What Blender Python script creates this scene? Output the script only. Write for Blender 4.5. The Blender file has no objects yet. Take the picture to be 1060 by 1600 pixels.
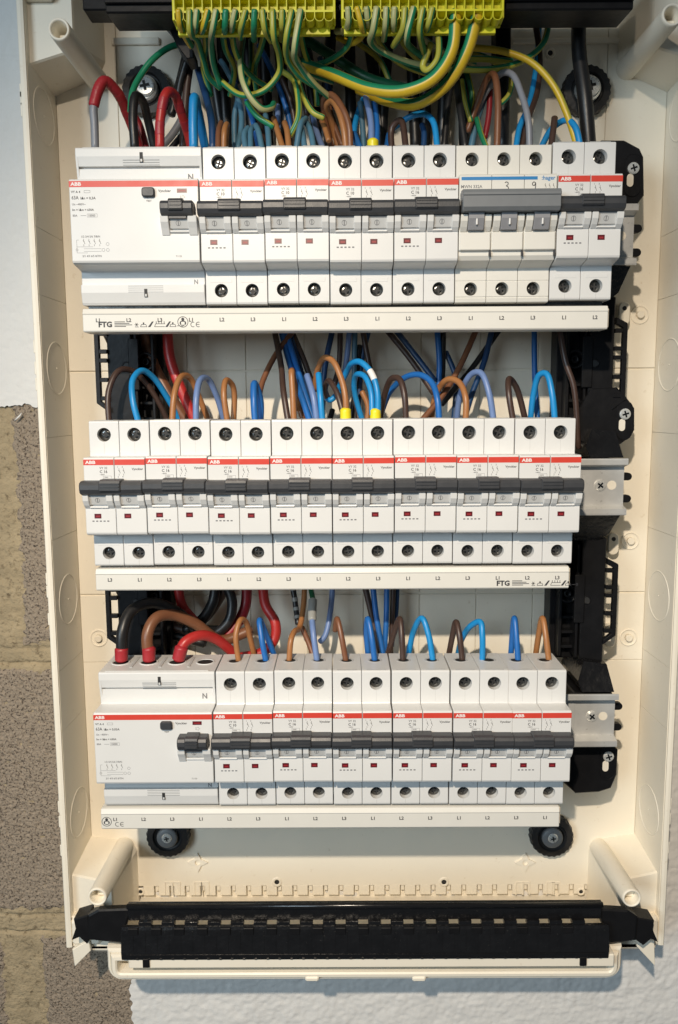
import bpy, bmesh, math, random
from mathutils import Vector, Matrix, noise
R = math.radians
random.seed(7)
SC = bpy.context.scene
COL = SC.collection
S = 0.001                                     # everything below is written in millimetres

# ------------------------------------------------------------------ camera
CAM = Vector((146.39, -455.09, -122.79))
CR = Vector((0.99998155, 0.00195326, -0.0057517))
CU = Vector((0.00545235, 0.12875471, 0.99166148))
CF = Vector((-0.00267753, 0.99167455, -0.12874168))
FPX = 1262.17
cd = bpy.data.cameras.new('camera'); cam = bpy.data.objects.new('camera', cd); COL.objects.link(cam)
cd.sensor_fit = 'VERTICAL'; cd.sensor_height = 36.0; cd.lens = FPX / 1600 * 36.0
cd.clip_start = 0.01; cd.clip_end = 50
M = Matrix((CR, CU, -CF)).transposed().to_4x4(); M.translation = CAM * S
cam.matrix_world = M
SC.camera = cam

# ------------------------------------------------------------------ world, lamps, exposure
w = bpy.data.worlds.new('World'); SC.world = w; w.use_nodes = True
bg = w.node_tree.nodes['Background']; bg.inputs[0].default_value = (0.70, 0.87, 1.0, 1); bg.inputs[1].default_value = 0.065
def area(name, loc, target, size, power, color):
    ld = bpy.data.lights.new(name, 'AREA'); ld.shape = 'DISK' if size < 0.3 else 'SQUARE'; ld.size = size; ld.energy = power; ld.color = color
    o = bpy.data.objects.new(name, ld); COL.objects.link(o)
    o.location = Vector(loc) * S
    o.rotation_euler = (Vector(target) - Vector(loc)).to_track_quat('-Z', 'Y').to_euler()
    return o
ld = bpy.data.lights.new('work_lamp', 'SPOT'); ld.energy = 44; ld.color = (1.0, 0.86, 0.69); ld.shadow_soft_size = 0.012; ld.spot_size = R(76); ld.spot_blend = 1.0
lamp = bpy.data.objects.new('work_lamp', ld); COL.objects.link(lamp); lamp.location = Vector((0, -804, 293)) * S
lamp.rotation_euler = (Vector((180, 60, -560)) - Vector((0, -804, 293))).to_track_quat('-Z', 'Y').to_euler()
area('doorway_daylight', (-960, -1560, 180), (150, 50, -180), 0.7, 16.5, (0.70, 0.87, 1.0))
SC.view_settings.view_transform = 'Standard'; SC.view_settings.look = 'None'
SC.view_settings.exposure = 0.05; SC.view_settings.gamma = 1.0

# ------------------------------------------------------------------ helpers
def at(px, py, Y):
    """point on the plane y=Y (mm) that the photograph shows at px,py"""
    d = CF * FPX + CR * (px - 530) - CU * (py - 800)
    return CAM + d * ((Y - CAM.y) / d.y)

def rgb(c): return (c[0], c[1], c[2], 1)
MATS = {}
def mat(name, col, rough=0.45, metal=0.0, var=0.06, vscale=60, bump=0.0, bscale=900, dirt_pit_shade=None, dscale=120, dthr=0.62, spec=0.5, coat=0.0, bdist=0.0006, dwid=0.12):
    m = bpy.data.materials.new(name); m.use_nodes = True; nt = m.node_tree; N = nt.nodes; L = nt.links
    b = N['Principled BSDF']; b.inputs['Roughness'].default_value = rough; b.inputs['Metallic'].default_value = metal
    b.inputs['Specular IOR Level'].default_value = spec
    if coat: b.inputs['Coat Weight'].default_value = coat; b.inputs['Coat Roughness'].default_value = 0.15
    tc = N.new('ShaderNodeTexCoord'); geo = N.new('ShaderNodeNewGeometry')
    n1 = N.new('ShaderNodeTexNoise'); n1.inputs['Scale'].default_value = vscale; n1.inputs['Detail'].default_value = 5
    L.new(geo.outputs['Position'], n1.inputs['Vector'])
    mx = N.new('ShaderNodeMix'); mx.data_type = 'RGBA'
    mx.inputs[6].default_value = rgb([c * (1 - var) for c in col]); mx.inputs[7].default_value = rgb([min(1, c * (1 + var)) for c in col])
    L.new(n1.outputs['Fac'], mx.inputs[0]); out = mx.outputs[2]
    if dirt_pit_shade:
        n2 = N.new('ShaderNodeTexNoise'); n2.inputs['Scale'].default_value = dscale; n2.inputs['Detail'].default_value = 8; n2.inputs['Roughness'].default_value = 0.7
        L.new(geo.outputs['Position'], n2.inputs['Vector'])
        rp = N.new('ShaderNodeValToRGB'); rp.color_ramp.elements[0].position = dthr; rp.color_ramp.elements[1].position = min(1, dthr + dwid)
        L.new(n2.outputs['Fac'], rp.inputs[0])
        m2 = N.new('ShaderNodeMix'); m2.data_type = 'RGBA'; m2.inputs[7].default_value = rgb(dirt_pit_shade)
        L.new(rp.outputs[0], m2.inputs[0]); L.new(out, m2.inputs[6]); out = m2.outputs[2]
    L.new(out, b.inputs['Base Color'])
    mr = N.new('ShaderNodeMapRange'); mr.inputs[3].default_value = max(0.03, rough - 0.08); mr.inputs[4].default_value = min(1, rough + 0.1)
    L.new(n1.outputs['Fac'], mr.inputs[0]); L.new(mr.outputs[0], b.inputs['Roughness'])
    if bump:
        n3 = N.new('ShaderNodeTexNoise'); n3.inputs['Scale'].default_value = bscale; n3.inputs['Detail'].default_value = 4
        L.new(geo.outputs['Position'], n3.inputs['Vector'])
        bp = N.new('ShaderNodeBump'); bp.inputs['Strength'].default_value = bump; bp.inputs['Distance'].default_value = bdist
        L.new(n3.outputs['Fac'], bp.inputs['Height']); L.new(bp.outputs[0], b.inputs['Normal'])
    MATS[name] = m
    return m
CREAM = mat('cream_plastic', (0.84, 0.775, 0.65), 0.42, var=0.04, vscale=25, bump=0.08, bscale=500, dirt_pit_shade=(0.68, 0.59, 0.45), dscale=180, dthr=0.62)
WHITE = mat('white_plastic', (0.69, 0.688, 0.675), 0.34, var=0.045, vscale=35, bump=0.05, bscale=1500, dirt_pit_shade=(0.55, 0.54, 0.50), dscale=700, dthr=0.73)
IVORY = mat('ivory_plastic', (0.71, 0.69, 0.635), 0.4, var=0.03, vscale=90, bump=0.05, bscale=1500)
LGREY = mat('light_grey_plastic', (0.55, 0.55, 0.54), 0.35, var=0.05, vscale=300)
DGREY = mat('charcoal_plastic', (0.040, 0.042, 0.047), 0.42, var=0.15, vscale=200, bump=0.08, bscale=1500)
MGREY = mat('slate_grey_plastic', (0.165, 0.175, 0.185), 0.45, var=0.06, vscale=200)
TGREY = mat('pale_slate_plastic', (0.27, 0.27, 0.285), 0.45, var=0.06, vscale=200)
BLACK = mat('black_plastic', (0.008, 0.008, 0.009), 0.42, spec=0.22, var=0.3, vscale=120, bump=0.25, bscale=220, dirt_pit_shade=(0.05, 0.048, 0.045), dscale=500, dthr=0.66)
DUSTY = mat('dusty_black_plastic', (0.008, 0.008, 0.009), 0.24, spec=0.6, var=0.3, vscale=150, bump=0.6, bscale=330, dirt_pit_shade=(0.12, 0.11, 0.095), dscale=650, dthr=0.645)
GLOSS = mat('glossy_black_plastic', (0.010, 0.010, 0.011), 0.2, var=0.2, vscale=200, bump=0.12, bscale=500, dirt_pit_shade=(0.05, 0.045, 0.04), dscale=900, dthr=0.66)
RUBBER = mat('black_rubber', (0.014, 0.014, 0.015), 0.5, var=0.3, vscale=200, bump=0.2, bscale=600)
RED2 = mat('dark_red_print', (0.28, 0.02, 0.025), 0.4)
RED = mat('red_stripe_print', (0.62, 0.055, 0.035), 0.4, var=0.06, vscale=150)
REDW = mat('dark_red_window', (0.10, 0.008, 0.014), 0.3, var=0.2, vscale=900)
BLUEP = mat('blue_print', (0.02, 0.20, 0.47), 0.4, var=0.05)
INK = mat('black_ink', (0.035, 0.035, 0.04), 0.6, var=0.1)
GINK = mat('grey_ink', (0.17, 0.17, 0.18), 0.6, var=0.15, vscale=2000)
WINK = mat('white_ink', (0.80, 0.79, 0.77), 0.5)
ZINC = mat('zinc_steel', (0.70, 0.70, 0.68), 0.34, 0.45, var=0.12, vscale=120, bump=0.1, bscale=700, dirt_pit_shade=(0.42, 0.42, 0.40), dscale=300, dthr=0.6)
SCREW = mat('bright_screw_steel', (0.80, 0.81, 0.79), 0.28, 0.5, var=0.15, vscale=800)
DSCREW = mat('dark_terminal_steel', (0.15, 0.15, 0.145), 0.20, 1.0, var=0.35, vscale=700)
YEL = mat('yellow_terminal_plastic', (0.70, 0.66, 0.025), 0.4, var=0.06, vscale=100, bump=0.05)
YCAP = mat('yellow_ferrule_plastic', (0.80, 0.68, 0.02), 0.4, var=0.05)
HOLE = mat('hole_shadow_plastic', (0.02, 0.02, 0.02), 0.6)
BLOCKM = mat('concrete_block', (0.31, 0.25, 0.19), 0.95, var=0.32, vscale=420, bump=1.0, bscale=520, dirt_pit_shade=(0.075, 0.058, 0.045), dscale=640, dthr=0.525, spec=0.2, bdist=0.0016, dwid=0.07)  # dark specks put the shade of the block's pores into its colour
MORTAR = mat('mortar', (0.36, 0.285, 0.18), 0.95, var=0.35, vscale=70, bump=1.0, bscale=380, dirt_pit_shade=(0.17, 0.13, 0.08), dscale=220, dthr=0.54, spec=0.2, bdist=0.0014)
PAINT = mat('white_wall_paint', (0.72, 0.705, 0.68), 0.8, var=0.05, vscale=30, bump=0.5, bscale=330, dirt_pit_shade=(0.33, 0.32, 0.30), dscale=260, dthr=0.70, spec=0.25)  # grey flecks colour in shaded pits as well as dark specks
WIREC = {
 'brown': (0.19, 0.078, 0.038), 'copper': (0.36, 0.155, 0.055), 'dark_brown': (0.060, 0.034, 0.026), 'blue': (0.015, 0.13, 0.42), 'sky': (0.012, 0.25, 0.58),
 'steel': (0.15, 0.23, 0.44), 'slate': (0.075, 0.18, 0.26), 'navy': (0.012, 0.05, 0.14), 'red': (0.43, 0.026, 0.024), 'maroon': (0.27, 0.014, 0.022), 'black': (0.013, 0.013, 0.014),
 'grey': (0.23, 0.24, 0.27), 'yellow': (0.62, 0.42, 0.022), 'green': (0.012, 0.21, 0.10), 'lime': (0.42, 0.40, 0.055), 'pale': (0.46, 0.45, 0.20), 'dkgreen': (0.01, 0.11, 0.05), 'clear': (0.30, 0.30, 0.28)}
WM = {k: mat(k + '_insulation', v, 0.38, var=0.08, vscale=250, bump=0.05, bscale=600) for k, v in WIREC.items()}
TAPE = mat('red_tape', (0.36, 0.022, 0.03), 0.42, var=0.15, vscale=200, bump=0.6, bscale=180)

def inset_poly(P, d):
    n = len(P); A = sum(P[i][0] * P[(i + 1) % n][1] - P[(i + 1) % n][0] * P[i][1] for i in range(n)); sg = 1 if A > 0 else -1
    out = []
    for i in range(n):
        a, b, c = Vector(P[i - 1]), Vector(P[i]), Vector(P[(i + 1) % n])
        e1 = (b - a).normalized(); e2 = (c - b).normalized()
        n1 = Vector((-e1.y, e1.x)) * sg; n2 = Vector((-e2.y, e2.x)) * sg
        m = n1 + n2; k = max(0.35, 1 + n1.dot(n2))
        out.append(tuple(b + m * (d / k)))
    return out

class MB:
    def __init__(s): s.v = []; s.f = []; s.m = []; s.sm = []
    def add(s, vs, fs, mi=0, sm=False):
        o = len(s.v); s.v += [tuple(v) for v in vs]
        for f in fs: s.f.append(tuple(i + o for i in f)); s.m.append(mi); s.sm.append(sm)
        return s
    def rings(s, rs, mi=0, sm=False, cap0=True, cap1=True, close=True):
        n = len(rs[0]); vs = [p for r in rs for p in r]; fs = []
        for k in range(len(rs) - 1):
            for i in range(n if close else n - 1):
                j = (i + 1) % n; fs.append((k * n + i, k * n + j, (k + 1) * n + j, (k + 1) * n + i))
        o = len(s.v); s.add(vs, fs, mi, sm)
        if cap0: s.f.append(tuple(o + i for i in range(n))[::-1]); s.m.append(mi); s.sm.append(False)
        if cap1: s.f.append(tuple(o + (len(rs) - 1) * n + i for i in range(n))); s.m.append(mi); s.sm.append(False)
        return s
    def prism(s, P, ax, a, b, ch=0.0, mi=0, sm=False, mi2=None):
        def lift(p, t): return {'x': (t, p[0], p[1]), 'y': (p[0], t, p[1]), 'z': (p[0], p[1], t)}[ax]
        if ch: Q = inset_poly(P, ch); sg = 1 if b > a else -1; L = [(Q, a), (P, a + ch * sg), (P, b - ch * sg), (Q, b)]
        else: L = [(P, a), (P, b)]
        return s.rings([[lift(p, t) for p in q] for q, t in L], mi, sm)
    def box(s, x0, x1, y0, y1, z0, z1, ch=0.0, mi=0):
        P = [(x0, z0), (x1, z0), (x1, z1), (x0, z1)]
        if ch: P = [(x0 + ch, z0), (x1 - ch, z0), (x1, z0 + ch), (x1, z1 - ch), (x1 - ch, z1), (x0 + ch, z1), (x0, z1 - ch), (x0, z0 + ch)]
        return s.prism(P, 'y', y0, y1, ch, mi)
    def lathe(s, c, prof, ax='y', n=20, mi=0, sm=True, cap0=True, cap1=True, ph=0.0):
        rs = []
        for r, t in prof:
            ring = []
            for i in range(n):
                a = 2 * math.pi * i / n + ph; p, q = r * math.cos(a), r * math.sin(a)
                ring.append({'y': (c[0] + p, c[1] + t, c[2] + q), 'x': (c[0] + t, c[1] + p, c[2] + q), 'z': (c[0] + p, c[1] + q, c[2] + t)}[ax])
            rs.append(ring)
        return s.rings(rs, mi, sm, cap0, cap1)
    def tube(s, pts, r, n=10, mi=0, two=None, twist=0.0, ph=0.0, cap=True, seg=7, rfun=None):
        P = smooth(pts, seg); N = len(P); rs = []
        t0 = (P[1] - P[0]).normalized(); u = t0.cross(Vector((0, 1, 0)))
        if u.length < 1e-3: u = t0.cross(Vector((1, 0, 0)))
        u.normalize(); acc = ph
        for k in range(N):
            t = (P[min(k + 1, N - 1)] - P[max(k - 1, 0)]).normalized()
            u = (u - t * u.dot(t)).normalized(); v = t.cross(u)
            rr = r * (rfun(k / (N - 1)) if rfun else 1)
            rs.append([P[k] + (u * math.cos(acc + 2 * math.pi * i / n) + v * math.sin(acc + 2 * math.pi * i / n)) * rr for i in range(n)])
            if k < N - 1: acc += twist * (P[k + 1] - P[k]).length / r
        # rounded ends
        if cap:
            ta = (P[0] - P[1]).normalized(); tb = (P[-1] - P[-2]).normalized()
            c0 = P[0]; c1 = P[-1]
            rs = [[c0 + (p - c0) * 0.6 + ta * r * 0.35 for p in rs[0]]] + rs + [[c1 + (p - c1) * 0.6 + tb * r * 0.35 for p in rs[-1]]]
        k0 = len(s.f); s.rings(rs, mi, True, cap, cap)
        if two is not None:
            for fi in range(k0, k0 + (len(rs) - 1) * n):
                if (fi - k0) % n >= n * two[1]: s.m[fi] = two[0]
        return s
    def holed(s, x0, x1, z0, z1, y, c, r, depth, n=20, mi=0):
        """front plate facing -y with a round hole and the hole's wall"""
        ang = [2 * math.pi * i / n for i in range(n)]
        hole = [(c[0] + r * math.cos(a), y, c[1] + r * math.sin(a)) for a in ang]
        out = []
        for a in ang:
            dx, dz = math.cos(a), math.sin(a)
            tx = ((x1 - c[0]) / dx if dx > 1e-9 else (x0 - c[0]) / dx if dx < -1e-9 else 1e9); tz = ((z1 - c[1]) / dz if dz > 1e-9 else (z0 - c[1]) / dz if dz < -1e-9 else 1e9)
            t = min(tx, tz); out.append((c[0] + dx * t, y, c[1] + dz * t))
        s.rings([out, hole], mi, False, False, False)
        for cx, cz in ((x0, z0), (x1, z0), (x1, z1), (x0, z1)):
            a = math.atan2(cz - c[1], cx - c[0]) % (2 * math.pi); i = int(a / (2 * math.pi) * n) % n; j = (i + 1) % n
            s.add([out[i], (cx, y, cz), out[j]], [(0, 1, 2)], mi)
        rim = [(c[0] + (r + 0.0) * math.cos(a), y, c[1] + r * math.sin(a)) for a in ang]
        back = [(p[0], y + depth, p[2]) for p in rim]
        s.rings([rim, back], mi, True, False, False)
        return s
    def build(s, name, mats, parent=None, off=(0, 0, 0), origin=None, recalc=True):
        me = bpy.data.meshes.new(name)
        if origin is None: origin = (0, 0, 0) if parent else tuple(min(v[i] for v in s.v) if i == 2 else sum(v[i] for v in s.v) / len(s.v) for i in range(3))
        o3 = Vector(off) - Vector(origin)
        me.from_pydata([((v[0] + o3[0]) * S, (v[1] + o3[1]) * S, (v[2] + o3[2]) * S) for v in s.v], [], s.f)
        for m in (mats if isinstance(mats, (list, tuple)) else [mats]): me.materials.append(m)
        me.polygons.foreach_set('material_index', s.m); me.polygons.foreach_set('use_smooth', s.sm)
        if recalc:
            bm = bmesh.new(); bm.from_mesh(me); bmesh.ops.recalc_face_normals(bm, faces=bm.faces[:]); bm.to_mesh(me); bm.free()
        o = bpy.data.objects.new(name, me); COL.objects.link(o)
        if parent: o.parent = parent
        else: o.location = Vector(origin) * S
        return o

def smooth(pts, seg=7):
    P = [Vector(p) for p in pts]
    if len(P) == 2: return [P[0].lerp(P[1], i / seg) for i in range(seg + 1)]
    P = [P[0] * 2 - P[1]] + P + [P[-1] * 2 - P[-2]]; out = []
    for i in range(1, len(P) - 2):
        p0, p1, p2, p3 = P[i - 1:i + 3]
        d = [max(1e-3, (b - a).length ** 0.5) for a, b in ((p0, p1), (p1, p2), (p2, p3))]
        m1 = (p1 - p0) / d[0] - (p2 - p0) / (d[0] + d[1]) + (p2 - p1) / d[1]; m2 = (p2 - p1) / d[1] - (p3 - p1) / (d[1] + d[2]) + (p3 - p2) / d[2]
        m1 *= d[1]; m2 *= d[1]
        for k in range(seg):
            t = k / seg; t2 = t * t; t3 = t2 * t
            out.append(p1 * (2 * t3 - 3 * t2 + 1) + m1 * (t3 - 2 * t2 + t) + p2 * (-2 * t3 + 3 * t2) + m2 * (t3 - t2))
    out.append(P[-2]); return out

def tag(o, label=None, cat=None, group=None, kind=None):
    if label: o['label'] = label
    if cat: o['category'] = cat
    if group: o['group'] = group
    if kind: o['kind'] = kind
    return o
def thing(name, loc, label, cat, group=None, kind=None):
    o = bpy.data.objects.new(name, None); COL.objects.link(o); o.empty_display_size = 0.01
    o.location = Vector(loc) * S
    return tag(o, label, cat, group, kind)
def copy_tree(o, parent=None):
    c = o.copy(); COL.objects.link(c)
    if parent: c.parent = parent
    for ch in [x for x in o.children]: copy_tree(ch, c)
    return c
GLY = {}
def text(mb, s, h, x, z, y, align='l', mi=0, sx=1.0, bold=0.018):
    """flat lettering with capitals h mm tall, baseline at z"""
    key = (s, bold)
    if key not in GLY:
        cu = bpy.data.curves.new('t', 'FONT'); cu.body = s; cu.size = 1; cu.resolution_u = 2; cu.offset = bold; cu.fill_mode = 'FRONT'
        ob = bpy.data.objects.new('t', cu); me = bpy.data.meshes.new_from_object(ob)
        GLY[key] = ([tuple(v.co) for v in me.vertices], [tuple(p.vertices) for p in me.polygons])
        bpy.data.objects.remove(ob); bpy.data.curves.remove(cu); bpy.data.meshes.remove(me)
    V, F = GLY[key]
    if not V: return
    k = h / 0.70; w_ = max(v[0] for v in V) * k * sx; dx = {'l': 0, 'c': -w_ / 2, 'r': -w_}[align]
    mb.add([(x + dx + v[0] * k * sx, y, z + v[1] * k) for v in V], F, mi)
def rect(mb, x0, x1, z0, z1, y, mi=0): mb.add([(x0, y, z0), (x1, y, z0), (x1, y, z1), (x0, y, z1)], [(0, 1, 2, 3)], mi)
def line(mb, x0, z0, x1, z1, y, t=0.12, mi=0):
    d = Vector((x1 - x0, z1 - z0)).normalized(); n = Vector((-d.y, d.x)) * t / 2
    mb.add([(x0 + n.x, y, z0 + n.y), (x1 + n.x, y, z1 + n.y), (x1 - n.x, y, z1 - n.y), (x0 - n.x, y, z0 - n.y)], [(0, 1, 2, 3)], mi)
def ring2(mb, x, z, r, y, t=0.15, mi=0, n=18):
    a = [2 * math.pi * i / n for i in range(n)]
    mb.rings([[(x + q * math.cos(b), y, z + q * math.sin(b)) for b in a] for q in (r - t / 2, r + t / 2)], mi, False, False, False)

# ------------------------------------------------------------------ wall of concrete blocks
def relief(x0, x1, z0, z1, step, amp, fq, y, edge=2.0, keep=None, seed=0.0, pits=False):
    nx = max(2, int((x1 - x0) / step)); nz = max(2, int((z1 - z0) / step)); vs = []; fs = []
    for j in range(nz + 1):
        for i in range(nx + 1):
            x = x0 + (x1 - x0) * i / nx; z = z0 + (z1 - z0) * j / nz
            q = Vector((x * fq + seed, z * fq, seed)); h = noise.fractal(q, 0.8, 2.0, 4)
            if pits:
                h2 = noise.noise(Vector((x * 0.30 + seed, z * 0.42, 3.1))); h = h * 0.5 - max(0, h2 - 0.02) * 4.2
            d = min(x - x0, x1 - x, z - z0, z1 - z) + 3.4 * noise.noise(Vector((x * .13, z * .13, seed))) + 1.5 * noise.noise(Vector((x * .5, z * .5, seed)))
            e = max(0, 1 - max(0, d) / edge) if edge else 0
            vs.append((x, y - h * amp + e * e * 2.5, z))
    for j in range(nz):
        for i in range(nx):
            a = j * (nx + 1) + i
            if keep is None or keep(vs[a][0], vs[a][2]): fs.append((a, a + 1, a + nx + 2, a + nx + 1))
    return MB().add(vs, fs, 0, True)
YW = 102.0
wall = thing('wall', (120, YW, -620), None, None, kind='structure')
WO = (-120, -YW, 620)
mb_ = relief(-150, 60, -660, -90, 1.2, 0.8, 0.07, YW + 0.9, 0)
cr = [(at(30, 1013, YW).z, 1.6), (at(30, 1037, YW).z, 2.6), (at(30, 1431, YW).z, 1.6), (at(30, 1458, YW).z, 2.2)]
for k in range(len(mb_.v)):                                   # tooled lines and cracks along the bed joints
    x, y, z = mb_.v[k]; wob = 1.6 * noise.noise(Vector((x * .05, 3, z * .02)))
    mb_.v[k] = (x, y + sum(a * math.exp(-((z - zc + wob) / 0.9) ** 2) for zc, a in cr) + .35 * noise.noise(Vector((x * .05, z * .5, 2))), z)
mb_.build('mortar_bed', MORTAR, wall, WO)
MX0, MX1 = at(64, 1500, YW).x, at(10, 1500, YW).x
zA1, zA0 = at(50, 636, YW).z, at(50, 1008, YW).z
zB1, zB0 = at(50, 1042, YW).z, at(50, 1425, YW).z
zC1 = at(50, 1462, YW).z
xA = at(24, 800, YW).x
for i, (x0, x1, z0, z1) in enumerate([(xA, 200, zA0, zA1 + 40), (-190, 120, zB0, zB1), (MX0, 220, zC1 - 200, zC1), (MX1 - 250, MX1, zC1 - 200, zC1)]):
    xx1 = min(x1, 20 if i != 3 else 40); xx0 = max(x0, -175)
    relief(xx0, xx1, max(z0, -640), z1, 0.9, 0.36, 0.5, YW - 0.2, 6, seed=i * 7.3, pits=True).build('block', BLOCKM, wall, WO)
zp = at(50, 634, YW).z; xp = at(207, 1560, YW).x
def ragged(t, k): return 3.4 * noise.fractal(Vector((t * .10, k, 1.7)), 0.8, 2.0, 5)
def coat(fx, fz, nu, nv, rough, name='paint_coat'):
    """thin skin of paint; fx, fz map u,v in 0..1 to x,z so that one side can follow a torn edge"""
    vs = []; fs = []; zj = at(20, 92, YW).z
    for j in range(nv + 1):
        for i in range(nu + 1):
            u, v = i / nu, j / nv; x, z = fx(u, v), fz(u, v)
            h = rough * (0.55 * noise.fractal(Vector((x * .09 + 4, z * .09, 4.4)), 0.8, 2.0, 4) + 0.5 * noise.noise(Vector((x * .3, z * .3, 9))))
            vs.append((x, YW - 1.7 - h + 0.8 * math.exp(-((z - zj) / 0.9) ** 2), z))
    for j in range(nv):
        for i in range(nu): a = j * (nu + 1) + i; fs.append((a, a + 1, a + nu + 2, a + nu + 1))
    MB().add(vs, fs, 0, True).build(name, PAINT, wall, WO)
coat(lambda u, v: -140 + 125 * u, lambda u, v: (zp - ragged(-140 + 125 * u, 0)) * (1 - v) + 175 * v, 125, 240, .5)
def bx_(v): return xp - ragged(-640 + 180 * v, 7)
coat(lambda u, v: bx_(v) * (1 - u) + 430 * u, lambda u, v: -640 + 180 * v, 360, 150, 1.0)
coat(lambda u, v: 340 + 90 * u, lambda u, v: -460 + 635 * v, 80, 480, .8)
fl = MB(); p = at(30, 651, YW - 3)
fl.tube([p + Vector((-3.2, 0, -2.6)), p + Vector((-1, -1, -1.2)), p + Vector((1.2, -.6, 1.0)), p + Vector((1.9, 0, 2.6))], 0.45, 6, rfun=lambda t: 0.3 + 1.2 * math.sin(math.pi * t)).build('paint_flake', PAINT, wall, WO)

# ------------------------------------------------------------------ enclosure
enc = thing('enclosure', (160, 98, -486), 'open cream plastic distribution enclosure fixed to the block wall', 'enclosure')
EO = (-160, -98, 486)
XL, XR, ZT, ZB, YB, YR = -36.0, 357.5, 136.0, -484.0, 95.0, 48.0
def eb(mb, name, m=CREAM, parent=enc): return mb.build(name, m, parent, EO)
eb(MB().box(XL - 2, XR + 2, YB + 1.2, YB + 3.5, -468.5, ZT), 'back_panel')
G = 0.35
cols = [4, 43.5, 83, 122.3, 161.5, 200.5, 240, 279.3, 318.5]
z1_, z2_ = -98.3, -251.6
tiles = [(XL, 4, z1_, ZT), (318.5, XR, z1_, ZT), (4, 318.5, -50, ZT), (XL, 4, z2_, z1_), (318.5, XR, z2_, z1_), (XL, 4, -300, z2_), (318.5, XR, -300, z2_), (XL, XR, -469.5, -300)]
for a, b in zip(cols, cols[1:]): tiles += [(a, b, z1_, -50), (a, b, -176, z1_), (a, b, z2_, -176), (a, b, -300, z2_)]
for a, b, c, d in tiles:
    g = 0.55 if d in (z1_, z2_) or c in (z1_, z2_) else 0.3
    eb(MB().box(a + 0.15, b - 0.15, YB, YB + 1.2, c + (g if c in (z1_, z2_) else .1), d - (g if d in (z1_, z2_) else .1), 0.3), 'panel')
# toothed lower edge of the back plate
tx = [at(x, 1400, YB).x for x in range(233, 915, 24)]
for i, x in enumerate(tx):
    eb(MB().box(x - 3.9, x + 3.9, YB, YB + 2.2, -476.8, -469.0, 0.3), 'tooth')
    eb(MB().box(x + 4.6, x + 7.0, YB + 1.4, YB + 3.2, -474.0, -469.0, 0.2), 'tooth')
eb(MB().prism([(YB + 5.5, -466), (YB + 6.2, -466), (YB + 6.2, -489), (52, -489.5), (50, -487), (50, -484.5), (YB + 5.0, -481)], 'x', XL, XR), 'bottom_wall')
for px in (264, 276, 310, 321, 812, 822, 860, 868):
    c = at(px, 1388, YB)
    q = MB(); q.box(c.x - 3.0, c.x - 2.2, YB - .7, YB, c.z - 5, c.z + 5.5, .15); q.box(c.x + 2.2, c.x + 3, YB - .7, YB, c.z - 5, c.z + 5.5, .15); q.box(c.x - 2.2, c.x + 2.2, YB - .7, YB, c.z + 4.6, c.z + 5.4, .15)
    eb(q, 'slot_frame')
for px, py, r in ((433, 1378, 2.0), (694, 1378, 2.0), (220, 1393, 1.6), (908, 1393, 1.6), (860, 83, 1.8)):
    c = at(px, py, YB); q = MB()
    q.lathe((c.x, YB - .02, c.z), [(r * 1.9, 0), (r * 1.8, -.5), (r, -.5), (r * .9, -.2)], n=16, cap0=False, cap1=False); q.lathe((c.x, YB - .1, c.z), [(r * .92, 0), (0.02, 0)], n=16, mi=1, cap0=False)
    eb(q, 'fixing_hole', [CREAM, HOLE])
for px, py in ((309, 1348), (821, 1348)):
    c = at(px, py, YB - 1); q = MB(); P = []
    for k in range(16):
        a = math.pi / 8 * k; r = [7.4, 4.6, 3.4, 4.6][k % 4]; P.append((c.x + r * math.cos(a), c.z + r * math.sin(a)))
    ri = [(c.x + 2.0 * math.cos(math.pi / 8 * k), c.z + 2.0 * math.sin(math.pi / 8 * k)) for k in range(16)]
    q.rings([[(p[0], YB, p[1]) for p in P], [(p[0], YB - 1.3, p[1]) for p in P], [(p[0], YB - 1.3, p[1]) for p in ri], [(p[0], YB, p[1]) for p in ri]], 0, False, False, False)
    eb(q, 'star_boss')
for px, py in ((155, 997), (1000, 492), (985, 845), (982, 996)):
    c = at(px, py, YB); q = MB()
    q.lathe((c.x, YB, c.z), [(6.3, 0), (6.1, -.6), (5.3, -.6), (5.1, 0)], n=28, cap0=False, cap1=False); q.lathe((c.x, YB, c.z), [(2.6, 0), (2.5, -2.2), (2.1, -2.6)], n=14)
    eb(q, 'boss')
def oblong(mb, cx, cz, hw, hh, y0, y1, ch=.4, mi=0):
    P = [(cx + hw * math.cos(a), cz + (hh - hw) + hw * math.sin(a)) for a in [math.pi * k / 8 for k in range(9)]] + [(cx + hw * math.cos(a), cz - (hh - hw) + hw * math.sin(a)) for a in [math.pi + math.pi * k / 8 for k in range(9)]]
    return mb.prism(P, 'y', y0, y1, ch, mi)
for px, py in ((976, 490), (959, 850), (954, 995)):
    c = at(px, py, YB - 9); q = MB(); oblong(q, c.x, c.z, 3.7, 7.6, YB, YB - 9, .5); q.lathe((c.x, YB - 9.03, c.z + 3.4), [(1.5, 0), (0.02, 0)], n=12, mi=1, cap0=False)
    eb(q, 'spacer_tab', [CREAM, HOLE])
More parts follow.
